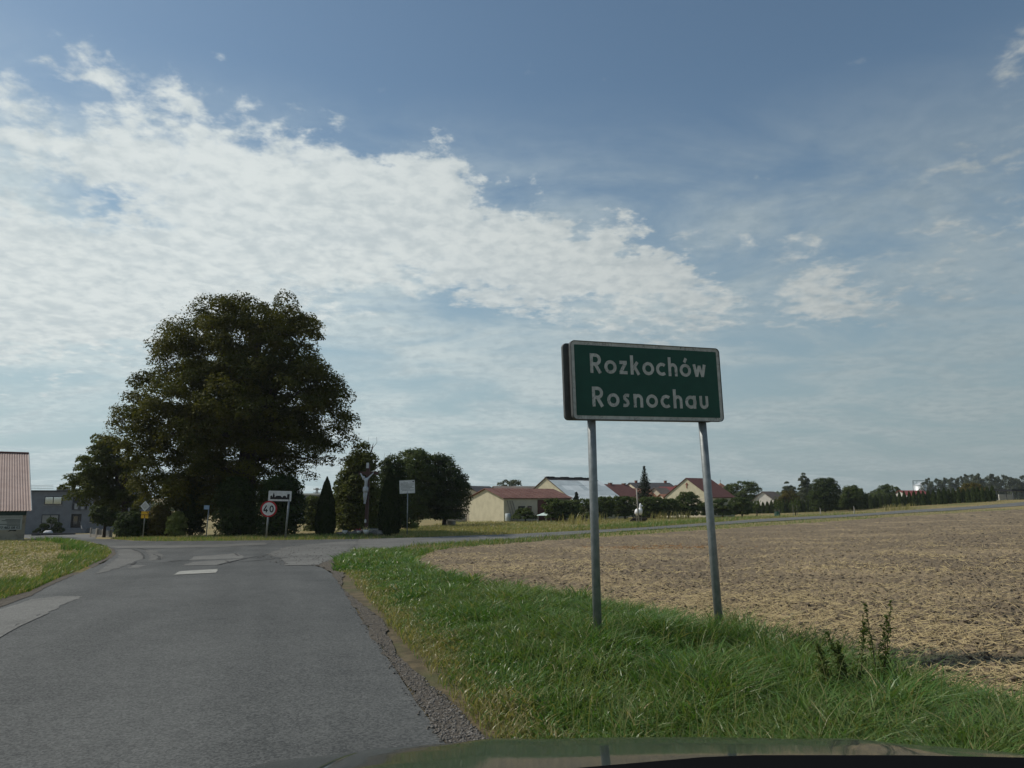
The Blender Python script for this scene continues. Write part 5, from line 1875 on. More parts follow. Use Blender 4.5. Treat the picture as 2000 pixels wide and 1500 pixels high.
# ------------------------------------------------------------------ village trees and bushes
VB = [
    ('bush', [(974, 1072, 1095), (985, 1062, 1105), (1000, 1060, 1110), (1012, 1068, 1108)], 82, 24, .5, 5500, 'mid_leaf', 'round bush on the left in front of the barn gate'),
    ('bush', [(978, 1098, 1122), (990, 1092, 1128), (1012, 1094, 1128)], 84, 20, .5, 4500, 'mid_leaf', 'darker bush right of the round bush by the barn'),
    ('bush', [(993, 1017, 1026), (1003, 1008, 1035), (1015, 1003, 1048)], 83, 16, .35, 3000, 'mid_leaf', 'weedy shrub along the long wall of the cream barn'),
    ('fruit_tree', [(974, 1138, 1155), (988, 1130, 1172), (1005, 1128, 1178), (1014, 1132, 1176)], 88, 28, .6, 6000, 'mid_leaf', 'dark fruit tree left of the left sign post'),
    ('fruit_tree', [(970, 1172, 1188), (985, 1168, 1195), (1008, 1168, 1198)], 90, 22, .6, 5000, 'mid_leaf', 'dark fruit tree right of the left sign post'),
    ('fruit_tree', [(970, 1202, 1228), (982, 1197, 1240), (1000, 1200, 1240)], 92, 24, .6, 5500, 'mid_leaf', 'spreading fruit tree left of the white bundle'),
    ('fruit_tree', [(971, 1258, 1285), (985, 1252, 1300), (1005, 1255, 1300)], 94, 30, .6, 6500, 'mid_leaf', 'fruit tree below the spruce'),
    ('fruit_tree', [(974, 1292, 1312), (988, 1288, 1322), (1006, 1290, 1320)], 95, 22, .55, 5000, 'mid_leaf', 'low tree left of the gabled house'),
    ('fruit_tree', [(961, 1334, 1350), (975, 1325, 1362), (992, 1320, 1367), (1004, 1325, 1362)], 97, 32, .6, 7000, 'mid_leaf', 'round tree in front of the gabled house'),
    ('fruit_tree', [(982, 1368, 1378), (995, 1364, 1392), (1005, 1366, 1392)], 99, 14, .5, 3000, 'mid_leaf', 'small tree left of the right sign post'),
    ('fruit_tree', [(975, 1395, 1412), (988, 1392, 1425), (1002, 1394, 1428)], 100, 20, .5, 4500, 'mid_leaf', 'loose tree right of the right sign post'),
    ('fruit_tree', [(972, 1432, 1452), (985, 1426, 1466), (1000, 1428, 1468)], 108, 22, .5, 5000, 'mid_leaf', 'loose fruit tree left of the hedge'),
    ('leaf_tree', [(939, 1440, 1465), (950, 1425, 1482), (965, 1420, 1492), (985, 1420, 1495)], 170, 34, 1.1, 6000, 'mid_leaf', 'dark broad tree behind the hedge left of the white house'),
    ('leaf_tree', [(945, 1417, 1430), (958, 1412, 1435), (975, 1412, 1436)], 175, 14, .9, 2500, 'mid_leaf', 'dark tree right of the church tower'),
    ('leaf_tree', [(940, 1533, 1543), (952, 1530, 1552), (965, 1528, 1560), (980, 1530, 1560)], 165, 18, .8, 3000, 'grey_leaf', 'grey green tree left of the tall thin tree'),
    ('leaf_tree', [(958, 1530, 1545), (968, 1518, 1560), (985, 1516, 1564)], 155, 22, .8, 4000, 'autumn_leaf', 'yellow green bushy tree behind the left part of the hedge'),
    ('leaf_tree', [(921, 1566, 1570), (932, 1561, 1578), (945, 1558, 1584), (960, 1556, 1590), (985, 1560, 1590)], 158, 28, .8, 4500, 'grey_leaf', 'tall thin loose tree rising above the hedge'),
    ('leaf_tree', [(933, 1600, 1625), (942, 1588, 1632), (958, 1580, 1640), (975, 1578, 1640), (995, 1590, 1632)], 132, 46, 1.0, 11000, 'dark_leaf', 'big round dark tree in front of the hedge'),
    ('leaf_tree', [(947, 1660, 1672), (957, 1648, 1685), (972, 1640, 1694), (992, 1642, 1690)], 134, 34, .9, 8000, 'mid_leaf', 'spiky crowned tree right of the big round tree'),
    ('leaf_tree', [(945, 1726, 1738), (955, 1712, 1745), (968, 1700, 1750), (985, 1700, 1752)], 185, 30, 1.1, 5000, 'mid_leaf', 'dark trees behind the middle of the hedge'),
    ('leaf_tree', [(943, 1885, 1905), (952, 1872, 1920), (962, 1868, 1930), (975, 1868, 1930)], 150, 26, .9, 5000, 'autumn_leaf', 'green gold bushy tree above the right part of the hedge'),
    ('leaf_tree', [(950, 1748, 1756), (960, 1742, 1760), (975, 1740, 1760)], 200, 10, .9, 1600, 'mid_leaf', 'small dark tree left of the far red roof'),
    ('leaf_tree', [(936, 980, 1000), (944, 970, 1022), (952, 966, 1024), (965, 966, 1024)], 150, 24, 1.0, 4500, 'grey_leaf', 'grey green trees behind the weathered barn roof'),
]
for i, (nm, rows, D, n, cr, lv, mt, lab) in enumerate(VB):
    if nm != 'leaf_tree':
        rows = [(r[0] - 1, r[1] - 5, r[2] + 5) for r in rows]
    _gx = (rows[-1][1] + rows[-1][2]) / 2
    _gy = 972 + (1.35 - ground_at(_gx, D).z) / D * FPX
    if _gy - 3 > rows[-1][0]:
        rows = rows + [(_gy - 3, rows[-1][1] + 4, rows[-1][2] - 4)]
        n, lv = int(n * 1.6), int(lv * 1.6)
    leafy(nm, lab, 'bush' if nm == 'bush' else 'tree', rows, D, n, cr * .85, int(lv * 1.3), .165 * max(1, D / 100), mt, trunk_r=.08 if nm == 'bush' else .12, trunk_top=.6, limbs=3, seed=200 + i)
leafy('bush', 'small flowering shrub at the foot of the notice board', 'bush', [(1023, 800, 812), (1031, 796, 818)], 60, 10, .3, 1200, .14, 'lit_bush', trunk_r=.03, limbs=2, seed=240)


# spruces
def spruce(px, py_top, D, wpx, label, seed, py_bot=None):
    g0 = ground_at(px, D)
    hh = at(px, py_top, D).z - g0.z
    r0 = wpx / 2 * D / FPX
    t = thing('spruce', label, 'spruce', g0)
    rg = np.random.default_rng(seed)
    sub('trunk', M['bark'], t, lambda m: m.tube([(0, 0, -.2), (0, 0, hh * .98)], [.16, .02], 8))
    n_b = 230
    cs, ns = [], []
    for i in range(n_b):
        z = (i + rg.random()) / n_b
        L_ = r0 * (1 - z) ** .85 * (.75 + .4 * rg.random()) + .04
        a = i * 2.39996
        m_ = max(4, int(46 * (1 - z)))
        s_ = rg.random(m_) ** .8
        cs.append(np.c_[np.cos(a) * L_ * s_ + rg.normal(0, .06, m_), np.sin(a) * L_ * s_ + rg.normal(0, .06, m_), z * hh - s_ * L_ * .28 + s_ ** 2 * L_ * .12 + rg.normal(0, .04, m_)])
    c_ = np.concatenate(cs)
    V, F = leaf_quads(c_, .30, None, 1, .4)
    o = mesh_np('crown', V, F, M['spruce_leaf'], t, tint=rg.random(len(c_)))
    tag(o, kind='stuff')


spruce(1260, 911, 104, 56, 'tall dark spruce rising above the village roofs', 5)
spruce(1126, 962, 90, 26, 'small young spruce in front of the zinc barn', 6)

# ------------------------------------------------------------------ thuja hedge: individuals
HV = []
for s in range(4):
    V, F, tn = thuja_data(2.6, .46, 520, 300 + s, .26)
    t = thing('hedge_thuja', 'narrow dark green thuja in the long hedge row beyond the meadow', 'thuja', (0, 0, -50), 0, 'thujas of the long hedge')
    o = mesh_np('crown', V, F, M['hedge_leaf'], t, tint=tn)
    tag(o, kind='stuff')
    HV.append(t)
random.seed(12)
hx = []
px = 1428.0
while px < 1946:
    hx.append(px)
    px += random.uniform(8.6, 10.6) if px > 1700 else random.uniform(7.0, 8.8)
for i, px in enumerate(hx):
    f = (px - 1428) / 518
    D = 148 - 22 * f + random.uniform(-.5, .5)
    g0 = ground_at(px, D)
    py_t = np.interp(px, [1428, 1500, 1650, 1750, 1850, 1946], [981, 979, 972, 963, 956, 951]) + random.uniform(-2.5, 2.5)
    hh = max(1.4, at(px, py_t, D).z - g0.z)
    sc = (random.uniform(.85, 1.15) * (0.9 + .25 * f), random.uniform(.9, 1.1), hh / 2.6)
    if i < 4:
        r = HV[i]
        r.location = g0
        r.scale = sc
    else:
        copy_tree(HV[i % 4], g0, random.uniform(0, 6.28), sc)

# ------------------------------------------------------------------ distant poplar row: individuals
PV = []
for s in range(4):
    rg = np.random.default_rng(400 + s)
    t = thing('poplar', 'slim grey green poplar in the distant row at the right', 'tree', (0, 0, -50), 0, 'poplars of the distant row')
    n = 1500
    nb = 16
    bc = np.c_[rg.normal(0, .9, nb), rg.normal(0, .9, nb), 3.0 + np.linspace(0, 9.0, nb)]
    br2 = np.interp(bc[:, 2], [3, 6, 10, 12], [1.3, 1.7, 1.3, .6]) * (.7 + .5 * rg.random(nb))
    ci = rg.integers(0, nb, n)
    d = rg.normal(0, 1, (n, 3))
    d /= np.linalg.norm(d, axis=1)[:, None]
    P = bc[ci] + d * (br2[ci] * rg.random(n) ** .4)[:, None]
    keep_rng, rng = rng, rg
    V, F = leaf_quads(P, .5, None, 1, .8)
    rng = keep_rng
    o = mesh_np('crown', V, F, M['grey_leaf'], t, tint=rg.random(n))
    tag(o, kind='stuff')
    sub('trunk', M['bark'], t, lambda m: m.tube([(0, 0, -.5), (.1, 0, 6), (0, 0, 11)], [.25, .16, .04], 6))
    PV.append(t)
pps = []
px = 1806.0
while px < 2040:
    pps.append(px)
    px += random.uniform(6.5, 11)
for i, px in enumerate(pps):
    D = 335 + random.uniform(-14, 14)
    g0 = ground_at(px, D)
    py_t = np.interp(px, [1806, 1860, 1900, 2000, 2040], [937, 933, 928, 929, 932]) + random.uniform(-4, 4)
    hh = at(px, py_t, D).z - g0.z
    k_ = hh / 12.5
    sc = (k_ * random.uniform(.75, 1.15), k_, k_)
    if i < 4:
        r = PV[i]
        r.location = g0
        r.scale = sc
    else:
        copy_tree(PV[i % 4], g0, random.uniform(0, 6.28), sc)
# low distant woods that read as one mass
n = 26000
a0 = rng.random(n)
pxs = 1380 + a0 * 720
Dd = 360 + rng.random(n) * 60
xx = (pxs - 1000) / FPX * Dd
zz = H(xx, Dd) + rng.random(n) * (2.5 + 5.0 * fbm(pxs / 22, pxs * 0, 7, 3))
V, F = leaf_quads(np.c_[xx, Dd, zz], 1.2)
o = mesh_np('distant_wood', V, F, M['grey_leaf'], None, tint=rng.random(n))
tag(o, 'far low wood along the right horizon', 'wood', kind='stuff')
n = 16000
pxs = -300 + rng.random(n) * 1700
Dd = 230 + rng.random(n) * 60
xx = (pxs - 1000) / FPX * Dd
zz = H(xx, Dd) + rng.random(n) * (2.0 + 3.5 * fbm(pxs / 22, pxs * 0, 8, 3))
V, F = leaf_quads(np.c_[xx, Dd, zz], 1.0)
o = mesh_np('distant_wood', V, F, M['dark_leaf'], None, tint=rng.random(n))
tag(o, 'far low wood behind the village roofs', 'wood', kind='stuff')

# young trees with guards and white trunks in the meadow
for i, (px, D, kind, lab) in enumerate([(1448, 112, 'w', 'white limed tree trunk left in the meadow orchard'), (1477, 112, 'd', 'thin dark young tree in the meadow orchard'),
                                        (1517, 108, 'g', 'young tree with green guard cage in the meadow'), (1552, 110, 's', 'young tree with stake frame in the meadow'),
                                        (1601, 108, 'w', 'white painted stump before the big round tree'), (1667, 106, 'w', 'white limed trunk before the spiky tree')]):
    g0 = ground_at(px, D)
    t = thing('young_tree', lab, 'tree', g0)
    sub('trunk', M['white_bark' if kind == 'w' else 'bark'], t, lambda m: m.tube([(0, 0, -.1), (.05, 0, .8), (-.03, 0, 1.5 if kind != 'w' else 1.1)], [.09, .07, .03], 8))
    if kind == 'g':
        for a in range(4):
            x0, y0 = .42 * math.cos(a * 1.571 + .78), .42 * math.sin(a * 1.571 + .78)
            sub('stake', M['post_wood'], t, lambda m: m.box(x0 - .03, x0 + .03, y0 - .03, y0 + .03, -.1, 1.1))
        sub('guard', M['tree_guard'], t, lambda m: m.lathe([(.42, .05), (.42, .75), (.41, .75), (.41, .05)], 4))
    if kind == 's':
        for a in (-.3, .3):
            sub('stake', M['post_wood'], t, lambda m: m.box(a - .03, a + .03, -.03, .03, -.1, 1.7))
        sub('stake_rail', M['post_wood'], t, lambda m: m.box(-.4, .4, -.06, -.03, 1.55, 1.65))
    if kind != 'w':
        c_ = rng.normal(0, 1, (260, 3)) * np.array([.35, .35, .5]) + np.array([0, 0, 1.8])
        crown(t, 'crown', c_, .2, 'mid_leaf')
# tall pale weeds at the meadow edge
pw = []
for px0, n_, D_ in ((1125, 60, 70), (1165, 60, 74), (1290, 80, 92), (1330, 70, 94), (1745, 90, 118), (1770, 60, 118)):
    for _ in range(n_):
        g0 = ground_at(px0 + random.gauss(0, 12), D_ + random.gauss(0, 1))
        pw.append(tuple(g0))
pw = np.array(pw)
o = grass_mesh('tall_weeds', pw[:, 0], pw[:, 1], pw[:, 2], .6 + .7 * rng.random(len(pw)), np.full(len(pw), .03), .3, .6 + .4 * rng.random(len(pw)), M['grass_blade'], 3)
tag(o, 'tall pale dried weeds at the garden edge', 'weeds')

# ------------------------------------------------------------------ left: pink roofed barn with banner
eR, rR = at(61, 998, 48.0), at(55.5, 887, 55.5)
dpt = Vector((rR.x - eR.x, rR.y - eR.y, 0))
half = dpt.length
ey = dpt.normalized()
exx = Vector((ey.y, -ey.x, 0))
ang = math.atan2(exx.y, exx.x)
g0 = Vector((eR.x, eR.y, h(eR.x, eR.y)))
LB = 16.0
t = thing('pink_roof_barn', 'old barn with pinkish corrugated roof at the left edge', 'barn', g0, ang)
zE, zR = eR.z - g0.z, rR.z - g0.z
wi = .22
# local x along the ridge (to the right), y away from the road
sub('wall', M['dirty_wall'], t, lambda m: m.prism([(.35, -1.2), (2 * half - .35, -1.2), (2 * half - .35, zE + .10), (half, zR - .2), (.35, zE + .10)], 'x', -LB, -wi))
sub('eaves_board', M['teal_trim'], t, lambda m: m.box(-LB, -wi - .02, .29, .345, zE - .28, zE + .05))


def corrugated(m, y0, z0, y1, z1, x0, x1, pitch, amp, per=6):
    d = Vector((0, y1 - y0, z1 - z0)).normalized()
    nrm = Vector((0, -d.z, d.y)) if d.y > 0 else Vector((0, d.z, -d.y))
    n_ = int((x1 - x0) / pitch * per)
    vs, fs = [], []
    for i in range(n_ + 1):
        x_ = x0 + (x1 - x0) * i / n_
        ph = (i % per) / per
        k_ = amp * (1.0 if ph < .34 else (-1.0 if .5 <= ph < .84 else 0))
        for (yy_, zz_) in ((y0, z0), (y1, z1)):
            vs.append((x_, yy_ + nrm.y * k_, zz_ + nrm.z * k_))
        for (yy_, zz_) in ((y0, z0), (y1, z1)):
            vs.append((x_, yy_ + nrm.y * (k_ - .02), zz_ + nrm.z * (k_ - .02)))
    for i in range(n_):
        a = 4 * i
        fs += [(a, a + 4, a + 5, a + 1), (a + 2, a + 3, a + 7, a + 6), (a, a + 2, a + 6, a + 4), (a + 1, a + 5, a + 7, a + 3)]
    m.raw(vs, fs)


ym, zm = half * .52, zE + (zR - zE) * .52
sub('roof_sheet', M['pink_roof'], t, lambda m: corrugated(m, 0, zE + .02, ym, zm, -LB, .0, .155, .013))
sub('roof_sheet', M['pink_roof'], t, lambda m: corrugated(m, ym - .12, zm - .05, half, zR + .04, -LB, .0, .155, .013))
sub('roof_sheet', M['pink_roof'], t, lambda m: corrugated(m, half, zR + .03, 2 * half, zE, -LB, .0, .155, .013))
sub('ridge_cap', M['brown_roof'], t, lambda m: m.tube([(-LB, half, zR + .06), (.02, half, zR + .06)], .09, 8))
sub('verge_strip', M['galvanised'], t, lambda m: m.tube([(.03, 0, zE + .02), (.03, half, zR + .05)], .03, 6))
sub('wall_hole', M['plate_black'], t, lambda m: m.prism([(-1.15, .55), (-1.0, .72), (-.8, .75), (-.68, .68), (-.72, .58), (-.95, .62)], 'y', .34, .352))
# banner
b0 = Vector((-4.6, .285, 0))
bn = thing('advertising_banner', 'pale advertising banner with phone number on the pink roofed barn', 'banner', t.matrix_world @ Vector((0, 0, 0)) if False else (g0), ang)
zt_, zb2 = at(30, 1003.5, 48.0).z - g0.z, at(30, 1034.5, 48.0).z - g0.z
x1b, x0b = -.42, -4.4
hb = zt_ - zb2
sub('sheet', M['banner'], bn, lambda m: m.box(x0b, x1b, .30, .335, zb2, zt_))


def text_part(txt, x_right, z, size, mat, parent, y=.296, bold=0.0):
    cu = bpy.data.curves.new('lettering', 'FONT')
    cu.body = txt
    cu.size = size
    cu.align_x = 'RIGHT'
    cu.extrude = .001
    cu.offset = bold
    ob = bpy.data.objects.new('lettering', cu)
    COL.objects.link(ob)
    dg = bpy.context.evaluated_depsgraph_get()
    dg.update()
    me = bpy.data.meshes.new_from_object(ob.evaluated_get(dg))
    bpy.data.objects.remove(ob)
    me.materials.clear()
    me.materials.append(M[mat])
    o = bpy.data.objects.new('lettering', me)
    link(o, parent)
    o.location = (x_right, y, z)
    o.rotation_euler = (math.pi / 2, 0, 0)
    return o


text_part('ARTYKUŁY', x1b - .06, zt_ - hb * .13, .15, 'banner_grey', bn)
text_part('DO PRODUKCJI ROLNEJ', x1b - .06, zt_ - hb * .245, .125, 'banner_grey', bn)
text_part('77 482 08 02', x1b - .08, zb2 + hb * .075, .215, 'banner_ink', bn, bold=.004)
sub('phone_icon', M['banner_ink'], bn, lambda m: m.tube([(x1b - 1.66, .297, zb2 + hb * .17), (x1b - 1.68, .297, zb2 + hb * .11), (x1b - 1.6, .297, zb2 + hb * .08)], .018, 6))
for i, (w0) in enumerate([1.15, 1.42, 1.05, 1.0, 1.75, 1.0]):
    z0 = zt_ - hb * (.335 + i * .076)
    sub('text_line', M['banner_ink'], bn, lambda m: m.box(x1b - .1 - w0 * .72, x1b - .1, .296, .299, z0 - .022, z0 + .012))
sub('name_box', M['banner_ink'], bn, lambda m: m.box(x1b - 3.0, x1b - 2.05, .295, .299, zb2 + hb * .20, zb2 + hb * .335))
sub('name_line', M['banner'], bn, lambda m: m.box(x1b - 2.9, x1b - 2.15, .291, .294, zb2 + hb * .245, zb2 + hb * .295))
sub('text_line', M['banner_ink'], bn, lambda m: m.box(x1b - 3.0, x1b - 1.98, .296, .299, zb2 + hb * .12, zb2 + hb * .145))
sub('logo', M['banner_ink'], bn, lambda m: m.prism([(x1b - 2.48, zb2 + hb * .56), (x1b - 2.36, zb2 + hb * .64), (x1b - 2.48, zb2 + hb * .50 + .0), (x1b - 2.6, zb2 + hb * .58)], 'y', .295, .299))
sub('logo', M['banner_ink'], bn, lambda m: m.box(x1b - 2.95, x1b - 2.72, .295, .299, zb2 + hb * .66, zb2 + hb * .80))

# ------------------------------------------------------------------ left: grey house
DH = 95.0
kx = DH / FPX
c = at(61, 1044, DH)
c.z = h(c.x, c.y)
hz = at(61, 1044, DH).z
c.z = hz
RZ = rad(9)
t = thing('grey_house', 'dark grey flat roofed two storey house with steps and balcony', 'house', c, RZ)
cosr = math.cos(RZ)


def hxy(px):
    """local x on the facade for a picture column"""
    # facade line: c + s*(cos,sin); solve for s
    d = pdir(px, 1000)
    r_ = d.x / d.y
    return (r_ * c.y - c.x) / (math.cos(RZ) - r_ * math.sin(RZ))


def hzz(py, px=110):
    s = hxy(px)
    D_ = c.y + s * math.sin(RZ)
    return at(px, py, D_).z - c.z


HW = hxy(250)
top = hzz(960)
bx0, bx1, bz0, bz1 = hxy(139.5), hxy(169.5), hzz(996), hzz(969)
dx0, dx1, dz0, dz1 = hxy(138), hxy(160), hzz(1031), hzz(1004)
wl = MB()
# facade in strips around the recessed balcony and the door
wl.box(-5.0, bx0, 0, 9, -1.5, top)
wl.box(bx1, HW, 0, 9, -1.5, top)
wl.box(bx0, bx1, 0, 9, bz1, top)
wl.box(bx0, bx1, 0, 9, dz1, bz0)
wl.box(bx0, dx0 if dx0 > bx0 else bx0 + .01, 0, 9, -1.5, dz1)
wl.box(dx1, bx1, 0, 9, -1.5, dz1)
wl.box(bx0, bx1, 1.5, 9, -1.5, top - .01)
wl.build('wall', M['grey_wall'], t)
sub('roof_edge', M['dark_roof'], t, lambda m: m.box(-5.2, HW + .25, -.25, 9.2, top, top + .16))
ch = sub('chimney', M['concrete'], t, lambda m: m.box(hxy(104), hxy(122.5), .3, 1.4, top + .16, hzz(953)))
sub('chimney_cap', M['dark_roof'], ch, lambda m: m.box(hxy(103.5), hxy(123), .2, 1.5, hzz(953), hzz(952)))


def win(px0, px1, py0, py1, pane, n=2):
    x0, x1, z0, z1 = hxy(px0), hxy(px1), hzz(py1), hzz(py0)
    f = sub('window', M['black_frame'], t, lambda m: m.box(x0, x1, -.06, .04, z0, z1))
    for i in range(n):
        a = x0 + .1 + i * (x1 - x0 - .1) / n
        b2 = x0 + (i + 1) * (x1 - x0 - .1) / n
        sub('pane', M[pane], f, lambda m: m.box(a, b2, -.085, -.055, z0 + .1, z1 - .1))
    sub('sill', M['concrete'], f, lambda m: m.box(x0 - .05, x1 + .05, -.16, -.062, z0 - .08, z0))


win(85, 119.7, 969.3, 985.6, 'sky_glass')
win(82.7, 116.8, 1004.8, 1022.4, 'shutter')
win(180.5, 190, 972, 985, 'window_glass', 1)
win(177, 198, 1007, 1020, 'window_glass', 2)
sub('balcony_door', M['shutter'], t, lambda m: m.box(bx0 + .1, (bx0 + bx1) / 2 + .2, 1.42, 1.49, bz0, bz1 - .1))
sub('balcony_glass', M['window_glass'], t, lambda m: m.box((bx0 + bx1) / 2 + .25, bx1 - .05, 1.42, 1.49, bz0, bz1 - .1))
rl = sub('balcony_rail', M['rail_metal'], t, lambda m: (m.box(bx0, bx1, -.14, -.08, bz0 + .85, bz0 + .92), m.box(bx0, bx1, -.14, -.08, bz0 - .06, bz0)))
for i in range(2):
    a = bx0 + .35 + i * (bx1 - bx0 - .3) / 2
    sub('rail_panel', M['rail_panel'], rl, lambda m: m.box(a, a + (bx1 - bx0) / 2 - .5, -.12, -.09, bz0 + .08, bz0 + .8))
dr = sub('door', M['door_dark'], t, lambda m: m.box(dx0, dx1, .25, .32, dz0, dz1))
sub('door_light', M['window_glass'], dr, lambda m: m.box(dx0 + .35, dx0 + .85, .22, .249, dz0 + .5, dz1 - .3))
ns = 5
for i in range(ns):
    z1 = dz0 - i * (dz0 + .25) / ns
    sub('step', M['grey_wall'], t, lambda m: m.box(dx0 - .1, dx1 + 1.4, -1.2 - (i + 1) * .32, -1.2 - i * .32 if i else -.02, -1.5, z1 - .02))
hr = sub('handrail', M['rail_metal'], t, lambda m: m.tube([(dx1 + .2, -.9, dz0 + .9), (dx1 + 1.35, -2.8, .75), (dx1 + 1.35, -2.8, -.3)], .035, 6))
sub('gate_pier', M['concrete'], t, lambda m: m.box(dx0 - .45, dx0 - .15, -2.6, -2.3, -1, .95))
# antenna and dish
an = thing('roof_antenna', 'tall thin aerial on the roof of the grey house', 'antenna', t.matrix_world @ Vector((0, 0, 0)) if False else c, RZ)
ax_ = hxy(121)
sub('mast', M['rail_metal'], an, lambda m: m.tube([(ax_, 1.6, top + .1), (ax_ + .25, 1.6, hzz(917.5))], .035, 6))
for dz in (1.3, 1.5, 1.75):
    sub('element', M['rail_metal'], an, lambda m: m.tube([(ax_ - .15, 1.5, top + .2 + dz), (ax_ + .75, 1.5, top + .2 + dz + .12)], .02, 5))
ds = thing('satellite_dish', 'grey satellite dish on the roof of the grey house', 'dish', c, RZ)
ax2 = hxy(129.5)
zd = hzz(948.5)
o = sub('dish', M['rail_metal'], ds, lambda m: m.lathe([(.02, -.08), (.2, -.05), (.42, .06), (.43, .075), (.2, -.03), (.02, -.06)], 16))
o.location = (ax2, 1.0, zd)
o.rotation_euler = (0, rad(75), rad(25))
sub('arm', M['rail_metal'], ds, lambda m: m.tube([(ax2 - .3, 1.1, top), (ax2, 1.0, zd)], .03, 6))
for i, pyw in enumerate((947.5, 950, 952.5, 955.5)):
    a, b2 = at(-60, pyw - 1, 120), at(104, pyw + .8 * i, 97)
    o = sub('overhead_wire', M['black_frame'], None, lambda m: m.tube([a, a.lerp(b2, .5) - Vector((0, 0, .12)), b2], .02, 5))
    tag(o, ['topmost', 'second', 'third', 'lowest'][i] + ' overhead wire running to the grey house roof', 'wire')
# front garden
gl = lambda px, D_: ground_at(px, D_)
for i, (px, D_, s, lab) in enumerate([(74, 88, .35, 'small clipped ball shrub at the left of the front garden'), (88, 88, .5, 'cloud clipped pine in the front garden'), (105, 88, .8, 'bigger clipped conifer before the lower window'), (118, 88, .55, 'clipped conifer right of the white stones'), (123, 87, .3, 'low clipped ball by the garden path')]):
    g0 = gl(px, D_)
    o = thing('clipped_shrub', lab, 'shrub', g0)
    sub('stem', M['bark'], o, lambda m: m.tube([(0, 0, -.1), (.05, 0, s * 2)], .05, 6))
    k_ = [(0, 0, s * 1.0, s * .7)] if s < .4 else [(0, 0, s * 2.1, s * .75), (-s * .9, 0, s * 1.2, s * .55), (s * .8, .1, s * 1.0, s * .6), (s * .2, -.2, s * .5, s * .5)]
    P = []
    for (a, b2, cc, r_) in k_:
        d = rng.normal(0, 1, (420, 3))
        d /= np.linalg.norm(d, axis=1)[:, None]
        P.append(np.array([a, b2, cc]) + d * r_ * (.7 + .3 * rng.random((420, 1))) * np.array([1, 1, .7]))
    crown(o, 'crown', np.concatenate(P), .17, 'dark_leaf')
for i, px in enumerate((97, 102)):
    o = lump('white_stone', 'statue_white', None, 0, 0, .2, .38, .3, .32, 20 + i, .4)
    o.location = gl(px, 87)
    tag(o, ['left', 'right'][i] + ' one of two white stones in the front garden', 'stone')
o = sub('garden_kerb', M['dark_roof'], None, lambda m: m.box(-2.3, 2.6, -.15, .15, -.2, .22))
o.location = gl(108, 84)
tag(o, 'dark stone kerb round the front garden bed', 'kerb')
# concrete fence sections with piers
f0, f1 = gl(183, 62), gl(222, 58)
t2 = thing('garden_fence', 'short concrete garden fence with dark mesh panels before the ball tree', 'fence', f0, math.atan2(f1.y - f0.y, f1.x - f0.x))
Lf = (f1 - f0).length
px_ = [0, .30, .34, .62, .68, 1.0]
kz = 62 / FPX
for a in px_:
    sub('pier', M['concrete'], t2, lambda m: m.box(a * Lf - .08, a * Lf + .08, -.08, .08, -.4, 16.5 * kz), bevel=.01)
for a, b2 in ((0, .30), (.34, .62), (.68, 1.0)):
    sub('plinth', M['concrete'], t2, lambda m: m.box(a * Lf + .08, b2 * Lf - .08, -.06, .06, -.4, .22))
    sub('panel', M['rail_metal' if a != .34 else 'door_dark'], t2, lambda m: m.box(a * Lf + .1, b2 * Lf - .1, -.02, .02, .24, 14.5 * kz))

# ------------------------------------------------------------------ weeds by the sign and in the field
def weed(px, py, D, hh, label, seed):
    rg = np.random.default_rng(seed)
    g0 = at(px, py, D)
    g0.z = h(g0.x, g0.y)
    t = thing('tall_weed', label, 'weed', g0)
    for s in range(3):
        a = rg.random() * 6.28
        e = Vector((math.cos(a) * .11 + rg.normal(0, .03), math.sin(a) * .05, hh * (.7 + .3 * rg.random())))
        sub('stem', M['bark'], t, lambda m: m.tube([(0, 0, 0), e * .5 + Vector((.01, 0, 0)), e], [.004, .003, .0015], 5))
        n_ = 150
        z = .25 + .75 * rg.random(n_)
        c_ = np.array(e)[None] * z[:, None] + np.c_[rg.normal(0, .03, n_) * (1.2 - z), rg.normal(0, .03, n_) * (1.2 - z), rg.normal(0, .01, n_)]
        crown(t, 'leaves', c_, .034, 'mid_leaf', None, 1, None, .34)


weed(1665, 1315, 4.75, .58, 'tall dark weed at the field edge, left one of the pair', 1)
weed(1712, 1300, 4.95, .68, 'tall dark weed at the field edge, right one of the pair', 2)
weed(1640, 1330, 4.7, .45, 'short weed left of the tall pair at the field edge', 3)
random.seed(21)
o = lump('pale_stone', 'concrete', None, 0, 0, .0, .022, .018, .012, 40, .5)
o.location = Vector((0.02, 4.25, .012))
tag(o, 'pale stone on the gravel close to the car', 'stone')
o = lump('pale_leaf', 'straw', None, 0, 0, 0, .016, .012, .006, 41, .5)
q = at(1883, 1407, 4.3)
o.location = q
tag(o, 'small pale dead leaf in the grass near the car', 'leaf')


# ------------------------------------------------------------------ the car we look out of: bonnet, wings, dashboard
CX = 0.38
car = thing('car', 'dark green car bonnet and dashboard at the bottom of the picture', 'car', (CX, 0, 0))


def hood_z(u, D):
    z = np.interp(D, [.75, 1.0, 1.2, 1.4, 1.6, 1.72, 1.82, 1.90, 1.97, 2.03, 2.07], [1.0, .962, .922, .882, .838, .809, .782, .752, .712, .66, .58])
    z -= .036 * (abs(u) / .94) ** 2.2
    z += .006 * math.exp(-((abs(u) - .42) / .07) ** 2)
    return float(z)


